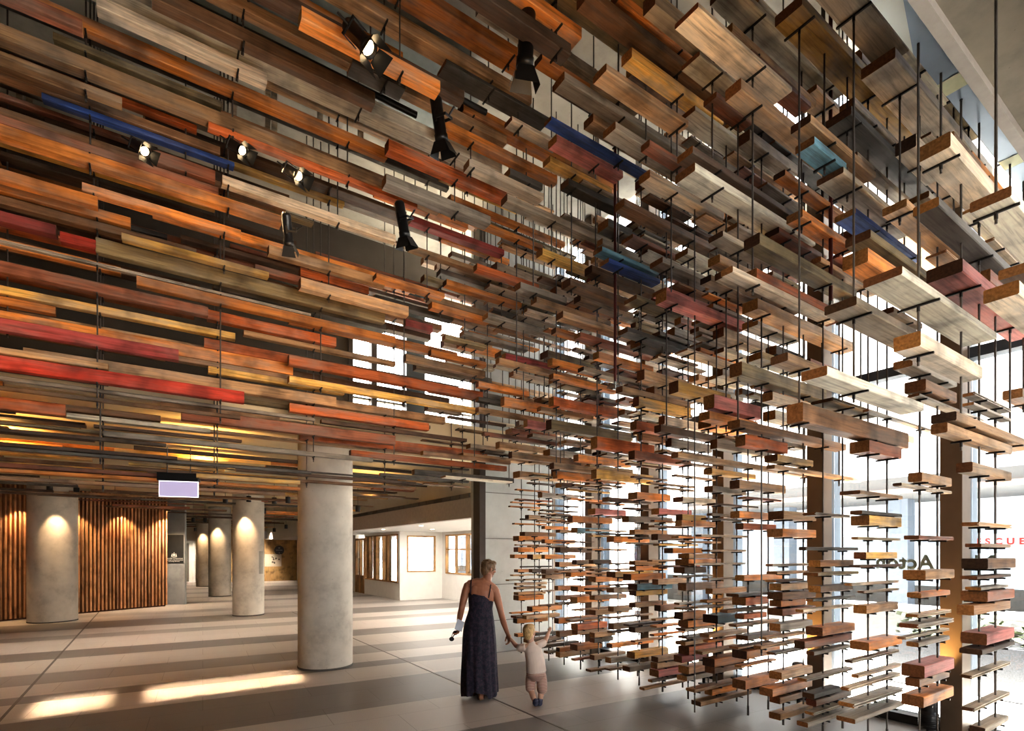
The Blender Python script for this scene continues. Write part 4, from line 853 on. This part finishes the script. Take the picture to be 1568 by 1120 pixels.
def ball(c,rx,ry,rz,M=None,n=18,m=11):
    rs=[]; c=Vector(c)
    for j in range(1,m):
        t=PI*j/m
        ring=[]
        for k in range(n):
            q=Vector((rx*math.sin(t)*math.cos(2*PI*k/n),ry*math.sin(t)*math.sin(2*PI*k/n),-rz*math.cos(t)))
            if M is not None: q=M@q
            ring.append(c+q)
        rs.append(ring)
    return rs
def head_parts(c,s,M):
    """skull, jaw, nose, ears, lips, brow; face looks along +Y of M; c = centre of the head, s = half height"""
    def at(x,y,z): return Vector(c)+M@Vector((x*s,y*s,z*s))
    P_=[ball(at(0,-.08,.22),.66*s,.80*s,.76*s,M),ball(at(0,.16,-.28),.54*s,.56*s,.62*s,M),ball(at(0,.42,-.70),.27*s,.22*s,.22*s,M),
        ball(at(0,.66,.14),.42*s,.12*s,.12*s,M),ball(at(.30,.50,-.20),.20*s,.2*s,.22*s,M),ball(at(-.30,.50,-.20),.20*s,.2*s,.22*s,M),
        limb([tuple(at(0,.70,.08))+(.06*s,),tuple(at(0,.84,-.16))+(.10*s,),tuple(at(0,.84,-.24))+(.12*s,)],10),
        ball(at(0,.68,-.44),.19*s,.09*s,.06*s,M),ball(at(0,.66,-.53),.16*s,.09*s,.06*s,M)]
    for sg in (-1,1):
        P_.append(ball(at(sg*.66,-.02,-.02),.06*s,.15*s,.22*s,M)); P_.append(ball(at(sg*.69,-.08,.08),.06*s,.09*s,.12*s,M))
    return P_
def hand_parts(w_,d,side,up,L,curl=.5,grip=False):
    """palm, four bent fingers of unequal length and a thumb; w_ wrist, d pointing to the fingers, up back of the hand, side thumb side"""
    w_=Vector(w_); d=Vector(d).normalized(); s=Vector(side).normalized(); u=d.cross(s).normalized(); 
    P_=[]; pl=L*.50; pw=L*.21
    a=[]
    for t,wd,th in ((0,.16,.13),(.25,.20,.13),(.55,.235,.12),(.9,.23,.10),(1.0,.2,.085)):
        p=w_+d*(pl*t); a.append(tuple(p)+(wd*L,th*L))
    P_.append(limb(a,14,up=u))
    for q,(off,fl) in enumerate(((.165,.40),(.06,.46),(-.05,.43),(-.15,.33))):
        b=w_+d*(pl*.92)+s*(off*L); r=.052*L if q<3 else .045*L
        ang=0; p=b; ch=[tuple(b-d*.1*L)+(r,)]
        for seg,fr in enumerate((.42,.32,.26)):
            ang+=curl*(.75 if seg==0 else .95); dr=d*math.cos(ang)-u*math.sin(ang)
            ch.append(tuple(p)+(r*(1-.08*seg),)); p=p+dr*(fl*L*fr)
        ch.append(tuple(p)+(r*.72,)); P_.append(limb(ch,8))
    b=w_+d*(pl*.25)+s*(.14*L); t1=b+(d*.55+s*.60-u*.25)*(.26*L); t2=t1+(d*.9+s*.05-u*.35*(1+curl))*(.22*L)
    P_.append(limb([tuple(b)+(.075*L,),tuple(t1)+(.06*L,),tuple(t2)+(.045*L,)],8))
    return P_
def skin(name,c):
    m,nt,b=newmat(name); L=nt.links; tc=N(nt,'ShaderNodeTexCoord'); n1=N(nt,'ShaderNodeTexNoise',Scale=9.0,Detail=4.0); L.new(tc.outputs['Object'],n1.inputs['Vector'])
    r=ramp(nt,[(.35,[x*.86 for x in c]),(.65,[min(1,x*1.1) for x in c])]); L.new(n1.outputs[0],r.inputs[0]); L.new(r.outputs[0],b.inputs['Base Color'])
    b.inputs['Roughness'].default_value=.5; b.inputs['Subsurface Weight'].default_value=.06; b.inputs['Subsurface Radius'].default_value=(.02,.008,.005); return m
def hairmat(name,c):
    m,nt,b=newmat(name); L=nt.links; tc=N(nt,'ShaderNodeTexCoord'); mp=N(nt,'ShaderNodeMapping'); mp.inputs['Scale'].default_value=(90,90,18); L.new(tc.outputs['Object'],mp.inputs['Vector'])
    n1=N(nt,'ShaderNodeTexNoise',Scale=1.4,Detail=4.0); L.new(mp.outputs[0],n1.inputs['Vector'])
    r=ramp(nt,[(.32,[x*.45 for x in c]),(.55,c),(.75,[min(1,x*1.5) for x in c])]); L.new(n1.outputs[0],r.inputs[0]); L.new(r.outputs[0],b.inputs['Base Color']); b.inputs['Roughness'].default_value=.5
    bp=N(nt,'ShaderNodeBump',Strength=.6,Distance=.006); L.new(n1.outputs[0],bp.inputs['Height']); L.new(bp.outputs[0],b.inputs['Normal']); return m
M_SKW=skin('tanned_skin',(.33,.145,.085)); M_SKC=skin('fair_skin',(.56,.34,.25))
M_HRW=hairmat('short_light_brown_hair',(.17,.095,.045)); M_HRC=hairmat('blond_hair',(.56,.38,.18))
M_EYE=plain('eye',(.06,.05,.05),.2)
RZ=-math.atan2(C_,S_)     # local x = to the right in the photo, local y = away from the camera
RX_=lambda a:Matrix.Rotation(a,3,'Z')
# ---- the woman, seen from behind, striding away with her face turned to the right
wo=empty('person',cam_pt((733-CX)/F_PX*6.42,6.42,0),RZ)
tag(wo,'barefoot-looking woman in long dark blue patterned sundress walking away, holding a child\'s hand','person')
wo['label']='short-haired woman in long dark patterned sundress walking away, holding the child by the hand'
MHW=Matrix.Rotation(math.radians(-62),3,'Z')@Matrix.Rotation(math.radians(-8),3,'X')
hc=(.118,.03,1.545)
parts=head_parts(hc,.108,MHW)
parts+=[limb([(.085,.0,1.34,.062,.06),(.10,.012,1.42,.053,.055),(.112,.022,1.49,.055,.058)],16),
 # torso: hips to shoulders
 limb([(.0,.0,.80,.165,.125),(.005,.0,.90,.168,.125),(.02,.0,1.02,.135,.10),(.03,0,1.12,.135,.10),(.04,-.002,1.22,.152,.108),(.045,-.004,1.29,.158,.10),(.05,0,1.345,.135,.082),(.065,0,1.385,.085,.066)],24,up=(0,1,0)),
 # shoulders, sloping down to the right
 limb([(-.115,0,1.355,.058),(-.02,0,1.375,.066,.066),(.08,0,1.365,.068,.066),(.165,.0,1.315,.060),(.198,0,1.285,.055)],14),
 # shoulder blades
 ball((-.035,-.070,1.275),.055,.026,.075),ball((.125,-.070,1.24),.055,.026,.075),
 # left arm hanging
 limb([(-.125,0,1.355,.054),(-.155,-.005,1.28,.050),(-.180,-.01,1.18,.044),(-.203,-.01,1.075,.038),(-.212,.0,1.04,.0385),(-.228,.02,.97,.037),(-.243,.04,.89,.027),(-.247,.045,.865,.025)],14),
 # right arm reaching down to the child
 limb([(.195,0,1.29,.054),(.220,-.005,1.21,.049),(.245,-.015,1.12,.043),(.270,-.03,1.02,.0375),(.280,-.035,.985,.038),(.302,-.06,.91,.0365),(.338,-.10,.815,.027),(.350,-.11,.785,.025)],14),
 # legs
 limb([(-.065,.03,.80,.09),(-.06,.10,.62,.075),(-.055,.17,.44,.055),(-.055,.16,.30,.052),(-.06,.12,.10,.036),(-.06,.115,.06,.036)],14),
 limb([(.075,.0,.80,.09),(.07,.0,.62,.075),(.06,.02,.45,.055),(.05,-.03,.30,.053),(.035,-.10,.11,.036),(.032,-.11,.07,.036)],14),
 limb([(-.06,.09,.035,.034,.03),(-.062,.16,.04,.038,.03),(-.065,.24,.026,.042,.022),(-.066,.29,.02,.036,.016)],12,up=(0,0,1)),
 limb([(.032,-.13,.045,.034,.036),(.03,-.06,.052,.036,.03),(.028,.0,.035,.042,.024),(.028,.05,.026,.038,.018)],12,up=(0,0,1))]
parts+=hand_parts((-.247,.045,.868),(-.05,.12,-1),(.12,1,.1),None,.175,.75)
parts+=hand_parts((.350,-.11,.788),(.28,-.22,-1),(-.45,.9,-.3),None,.17,.62)
solid(parts,.0045,'body',M_SKW,wo,4)
def atH(c,s,M,x,y,z): return Vector(c)+M@Vector((x*s,y*s,z*s))
for sg in (-1,1):
    mb=MB(); mb.rings(ball(atH(hc,.108,MHW,sg*.29,.62,.02),.012,.012,.010)); mb.build('eye',M_EYE,wo)
hair=[ball(atH(hc,.108,MHW,0,-.12,.34),.082,.096,.082,MHW),ball(atH(hc,.108,MHW,0,-.42,-.05),.068,.060,.085,MHW),ball(atH(hc,.108,MHW,0,.38,.72),.060,.050,.034,MHW),
 ball(atH(hc,.108,MHW,.5,.12,.30),.022,.05,.06,MHW),ball(atH(hc,.108,MHW,-.5,.12,.30),.022,.05,.06,MHW)]
hr=random.Random(2)
for q in range(46):
    a=hr.random()*2*PI; t=hr.random()*1.25
    x,y,z=math.sin(t)*math.cos(a),math.sin(t)*math.sin(a),math.cos(t)
    p0=atH(hc,.108,MHW,x*.68,-.12+y*.8,.30+z*.70); p1=atH(hc,.108,MHW,x*.78+(hr.random()-.5)*.25,-.18+y*.92,.26+z*.82)
    hair.append(limb([tuple(p0)+(.016,),tuple(p1)+(.008,)],6))
solid(hair,.005,'hair',M_HRW,wo,2)
# dress: bodice, high waist, pleated skirt to the ankles with a swinging hem
def dressmat():
    m,nt,b=newmat('dark_patterned_cotton'); L=nt.links; tc=N(nt,'ShaderNodeTexCoord')
    vo=N(nt,'ShaderNodeTexNoise',Scale=26.0,Detail=6.0,Roughness=.7); L.new(tc.outputs['Object'],vo.inputs['Vector'])
    r=ramp(nt,[(.30,(.006,.006,.013)),(.50,(.011,.011,.026)),(.57,(.050,.028,.045)),(.62,(.012,.013,.032)),(.78,(.05,.055,.09))]); L.new(vo.outputs[0],r.inputs[0]); L.new(r.outputs[0],b.inputs['Base Color']); b.inputs['Roughness'].default_value=.8; return m
M_DRESS=dressmat()
n=96; rs=[]
prof=[(1.238,.028,.150,.112),(1.215,.028,.153,.114),(1.17,.027,.152,.112),(1.12,.026,.146,.108),(1.075,.024,.142,.106),(1.06,.024,.143,.107),(1.02,.02,.150,.116),(.92,.010,.178,.142),(.80,.004,.193,.158),(.62,.003,.203,.178),(.42,.004,.212,.198),(.24,.006,.220,.222),(.12,.008,.224,.244),(.05,.010,.222,.255)]
for j,(z,cx,rx,ry) in enumerate(prof):
    ring=[]
    fa=max(0,min(1,(1.06-z)/.35))
    for k in range(n):
        a=2*PI*k/n
        fold=fa*(.048*math.sin(a*11+.6*math.sin(z*5))+.022*math.sin(a*23+z*6+1))*(.55+.5*(1-z))
        if .98<z<1.2: fold+=.006*math.sin(a*30)
        k_=1+fold
        top=0
        if j<2: top=-.018*math.sin(a*1.0+.3)*0+(-.03*math.cos(a))  # neckline slopes with the shoulders
        zz=z+top
        if j==len(prof)-1: zz=z+.018*math.sin(a*3+1)+(.05 if math.sin(a)<-.8 and math.cos(a)>-.3 and math.cos(a)<.5 else 0)
        ring.append(Vector((cx+rx*k_*math.cos(a),ry*k_*math.sin(a)+.02*fa,zz)))
    rs.append(ring)
mb=MB(); mb.rings(rs,0,True,False)
dr_=mb.build('dress',M_DRESS,wo); md=dr_.modifiers.new('sub','SUBSURF'); md.levels=1; md.render_levels=1
mb=MB()
mb.rings(limb([(-.09,-.098,1.26,.006),(-.088,-.088,1.33,.006),(-.085,-.05,1.415,.006),(-.082,.0,1.44,.006),(-.08,.06,1.41,.006)],8)); mb.build('dress_strap',M_DRESS,wo)
mb=MB(); mb.rings(limb([(.125,-.105,1.21,.006),(.14,-.09,1.29,.006),(.148,-.05,1.36,.006),(.15,.0,1.385,.006),(.15,.06,1.35,.006)],8)); mb.build('dress_strap',M_DRESS,wo)
M_SAND=plain('brown_sandal',(.16,.08,.04),.6)
for (x,y,z) in ((-.063,.19,.0),(.03,-.04,.008)):
    mb=MB(); mb.rings([[Vector((x+(.044 if abs(math.sin(2*PI*k/20))<.8 else .036)*math.cos(2*PI*k/20),y+.125*math.sin(2*PI*k/20),z+h)) for k in range(20)] for h in (0.002,.016)],0,False); 
    mb.rings(limb([(x-.045,y+.03,z+.02,.008),(x-.02,y+.03,z+.062,.008),(x+.02,y+.03,z+.062,.008),(x+.045,y+.03,z+.02,.008)],8)); mb.build('sandal',M_SAND,wo)
# what she carries in the left hand: folded paper and dark sunglasses
hp=wo.matrix_basis if False else None
Rm=Matrix.Rotation(RZ,3,'Z'); WB=cam_pt((733-CX)/F_PX*6.42,6.42,0)
def wpos(x,y,z): return WB+Rm@Vector((x,y,z))
pe=empty('folded_paper',wpos(-.235,-.03,.875),RZ); tag(pe,'pale blue folded paper held in the woman\'s left hand','paper')
mb=MB(); mb.add([(-.05,-.03,-.045),(.035,-.03,-.075),(.065,.02,.035),(-.015,.02,.075)],[(0,1,2,3)]); mb.add([(-.05,-.034,-.045),(.035,-.034,-.075),(.06,.012,.03),(-.02,.012,.07)],[(0,1,2,3)]); mb.build('sheet',plain('pale_blue_paper',(.50,.53,.62),.7),pe)
ge=empty('sunglasses',wpos(-.30,.06,.74),RZ); tag(ge,'dark sunglasses dangling from the woman\'s left hand','sunglasses')
for (x,z) in ((.012,.03),(-.032,-.045)):
    mb=MB(); mb.rings([[Vector((x+.030*math.cos(2*PI*k/16),d_,z+.027*math.sin(2*PI*k/16))) for k in range(16)] for d_ in (-.004,.004)],0,False); mb.build('lens',M_BLACK,ge)
mb=MB(); mb.tube((.0,0,.005),(-.02,0,-.02),.006); mb.tube((.03,0,.05),(.055,-.01,.10),.005); mb.tube((-.05,0,-.065),(-.02,.05,.03),.004); mb.build('frame',M_BLACK,ge)
# ---- the child, walking away, right hand reaching to the curtain
ZC=6.10
cb=cam_pt((822-CX)/F_PX*ZC,ZC,0); ch=empty('person',cb,RZ)
tag(ch,'small blond child in white shirt and striped shorts reaching towards the curtain','person')
MHC=Matrix.Rotation(math.radians(-28),3,'Z')@Matrix.Rotation(math.radians(4),3,'X')
cc=(-.085,.02,.825)
parts=head_parts(cc,.098,MHC)
parts+=[limb([(-.06,.0,.68,.042),(-.07,.008,.73,.038),(-.078,.012,.78,.042)],14),
 limb([(-.01,.0,.36,.084,.076),(-.015,.0,.43,.088,.08),(-.03,0,.52,.092,.078),(-.045,0,.60,.092,.072),(-.055,0,.665,.075,.058),(-.06,0,.70,.05,.045)],20,up=(0,1,0)),
 limb([(-.145,0,.655,.036),(-.07,0,.685,.042),(.02,0,.685,.036)],12),
 limb([(-.145,.0,.655,.035),(-.195,.04,.655,.031),(-.235,.085,.665,.028),(-.262,.13,.69,.026),(-.292,.175,.722,.020),(-.300,.185,.73,.0185)],12),
 limb([(.02,.0,.685,.035),(.065,.05,.70,.031),(.105,.10,.725,.028),(.128,.15,.76,.025),(.150,.20,.80,.0195),(.154,.206,.807,.018)],12),
 limb([(-.055,.03,.38,.056),(-.07,.03,.27,.046),(-.068,.0,.18,.036),(-.045,-.06,.11,.033),(-.024,-.085,.06,.026)],12),
 limb([(.04,.0,.38,.056),(.055,.0,.27,.046),(.055,-.02,.18,.036),(.045,-.025,.12,.034),(.032,-.02,.055,.026)],12),
 ]
parts+=hand_parts((-.300,.185,.73),(-.55,.55,.55),(.5,.8,.0),None,.098,.7)
parts+=hand_parts((.154,.206,.807),(.35,.55,.75),(-.6,.4,.3),None,.098,.45)
solid(parts,.0042,'body',M_SKC,ch,3)
for sg in (-1,1):
    mb=MB(); mb.rings(ball(atH(cc,.098,MHC,sg*.29,.62,.02),.011,.011,.010)); mb.build('eye',M_EYE,ch)
hair=[ball(atH(cc,.098,MHC,0,-.12,.32),.070,.084,.074,MHC),ball(atH(cc,.098,MHC,0,-.40,-.02),.058,.052,.078,MHC),ball(atH(cc,.098,MHC,0,.36,.70),.052,.045,.032,MHC)]
for q in range(30):
    a=hr.random()*2*PI; t=hr.random()*1.2; x,y,z=math.sin(t)*math.cos(a),math.sin(t)*math.sin(a),math.cos(t)
    p0=atH(cc,.098,MHC,x*.66,-.12+y*.8,.30+z*.70); p1=atH(cc,.098,MHC,x*.72+(hr.random()-.5)*.2,-.16+y*.88,.26+z*.78); hair.append(limb([tuple(p0)+(.014,),tuple(p1)+(.007,)],6))
solid(hair,.005,'hair',M_HRC,ch,2)
M_TEE=plain('white_cotton',(.66,.55,.49),.85,0,.06,10)
tee=[limb([(-.006,0,.385,.116,.102),(-.012,0,.44,.113,.098),(-.016,0,.50,.109,.094),(-.03,0,.56,.104,.088),(-.045,0,.63,.100,.080),(-.055,0,.675,.080,.064),(-.058,0,.70,.056,.05)],22,up=(0,1,0)),
 limb([(-.13,.0,.66,.046),(-.175,.025,.652,.048),(-.20,.05,.645,.046)],14),limb([(.01,.0,.685,.046),(.06,.045,.695,.046),(.085,.07,.705,.044)],14)]
solid(tee,.006,'shirt',M_TEE,ch,3)
def stripes():
    m,nt,b=newmat('striped_cotton'); L=nt.links; tc=N(nt,'ShaderNodeTexCoord'); sx=N(nt,'ShaderNodeSeparateXYZ'); L.new(tc.outputs['Object'],sx.inputs[0])
    ml=N(nt,'ShaderNodeMath',operation='MULTIPLY'); ml.inputs[1].default_value=62.0; L.new(sx.outputs[2],ml.inputs[0]); fr=N(nt,'ShaderNodeMath',operation='FRACT'); L.new(ml.outputs[0],fr.inputs[0])
    r=ramp(nt,[(.40,(.60,.47,.40)),(.5,(.26,.11,.09))]); r.color_ramp.interpolation='LINEAR'; L.new(fr.outputs[0],r.inputs[0]); L.new(r.outputs[0],b.inputs['Base Color']); b.inputs['Roughness'].default_value=.85; return m
sh=[limb([(-.01,0,.42,.104,.09),(-.01,0,.38,.110,.10),(-.008,0,.345,.112,.10)],20,up=(0,1,0)),
 limb([(-.062,.02,.35,.058),(-.072,.03,.28,.058),(-.074,.01,.20,.056),(-.070,-.005,.18,.055)],16),limb([(.048,0,.35,.058),(.058,0,.28,.060),(.060,-.015,.19,.060),(.058,-.02,.165,.058)],16)]
solid(sh,.006,'shorts',stripes(),ch,2)
M_SHOE=plain('dark_blue_shoe',(.05,.05,.085),.6)
for (x,y,z,tilt) in ((-.018,-.075,.01,.25),(.034,.012,.0,0)):
    so_=[limb([(x,y-.05,z+.032+.05*tilt,.030,.034),(x,y,z+.036+.01*tilt,.032,.034),(x,y+.05,z+.024,.034,.022),(x,y+.085,z+.02,.028,.018)],14,up=(0,0,1)),limb([(x,y-.038,z+.05,.033),(x,y-.042,z+.075,.034)],12)]
    solid(so_,.005,'shoe',M_SHOE,ch,2)
# ---------------------------------------------------------------- light and camera
w=bpy.data.worlds.new('bright_sky'); scene.world=w; w.use_nodes=True; nt=w.node_tree
bg=nt.nodes['Background']; bg.inputs['Color'].default_value=(1.0,.98,.95,1); bg.inputs['Strength'].default_value=WORLD
def area_light(name,loc,aim,sx,sy,en,col,spread=180):
    l=bpy.data.lights.new(name,'AREA'); l.shape='RECTANGLE'; l.size=sx; l.size_y=sy; l.energy=en; l.color=col; l.spread=math.radians(spread)
    o=bpy.data.objects.new(name,l); COL.objects.link(o); o.location=loc; o.rotation_mode='QUATERNION'
    o.rotation_quaternion=Vector(aim).to_track_quat('-Z','Y'); return o
sl_=bpy.data.lights.new('street_sun','SUN'); sl_.energy=SUN; sl_.angle=math.radians(3); sl_.color=(1,.95,.86)
so=bpy.data.objects.new('street_sun',sl_); COL.objects.link(so); so.rotation_mode='QUATERNION'; so.rotation_quaternion=Vector((.04,.45,-1)).to_track_quat('-Z','Y'); so.location=(9,-5,20)
# warm sun patch on the floor, made by two added area lamps above it
for (xa,xb) in ((-1.13,-.42),(-.08,1.74)):
    area_light('sun_patch_lamp',((xa+xb)/2,7.98,2.62),(0,0,-1),xb-xa-.06,.88,SUNP*(xb-xa),(1,.70,.44),6)
# warm glow of the lamps above the low ceiling
for x,y,en in ((-5.5,8.6,60),(-3.5,8.7,80),(-1.5,8.7,80),(.6,8.9,60),(-3,11,60),(1,11,60),(4,11.5,40)):
    lampspot((x,y,2.98),(0,0.1,1),en*WARM*3,150,(1,.58,.17),.08,.8)
for x,y,z,ax,ay,az,en in ((-1.2,4.6,3.0,-.5,1,.55,220),(1.2,4.2,3.4,-.1,1,.5,200),(-2.6,4.0,3.6,-.6,1,.45,160),(2.6,4.6,3.2,.1,1,.4,90),(.5,2.6,4.0,.1,.55,1,110),(2.6,2.2,4.2,.2,.4,1,90)):  # unseen warm spots added in the open hall to light the battens
    lampspot((x,y,z),(ax,ay,az),en*WARM,95,(1,.60,.26),.1,.9)
for x,y in ((-1.5,12),(1,14),(4.6,12.5),(4.4,16.5),(.5,20),(4,22),(1,27),(4,29),(5.4,33),(1.6,34),(6,24)):  # unseen downward spots added to brighten the lobby
    lampspot((x,y,2.95),(0,.25 if y>30 else 0,-1),LOBBY*(2.5 if y>30 else 1),125,(1,.84,.68),.1,.9)
area_light('white_room_fill',(7.6,14,2.44),(0,0,-1),2.4,7,SOFF,(1,.95,.88))  # unseen area lamp added to brighten the white rooms
cam=bpy.data.cameras.new('camera'); co=bpy.data.objects.new('camera',cam); COL.objects.link(co); scene.camera=co
cam.sensor_fit='HORIZONTAL'; cam.sensor_width=36; cam.lens=F_PX/1568*36; cam.clip_start=.05; cam.clip_end=200
cam.shift_x=0; cam.shift_y=(HZ-560)/1568
co.location=(0,0,CH); co.rotation_euler=(PI/2,0,-(PI/2-math.atan2(S_,C_)))
fwd=Vector((C_,S_,0)); co.rotation_mode='QUATERNION'; co.rotation_quaternion=fwd.to_track_quat('-Z','Y')
scene.view_settings.view_transform=VT; scene.view_settings.look=LOOK; scene.view_settings.exposure=EXPO
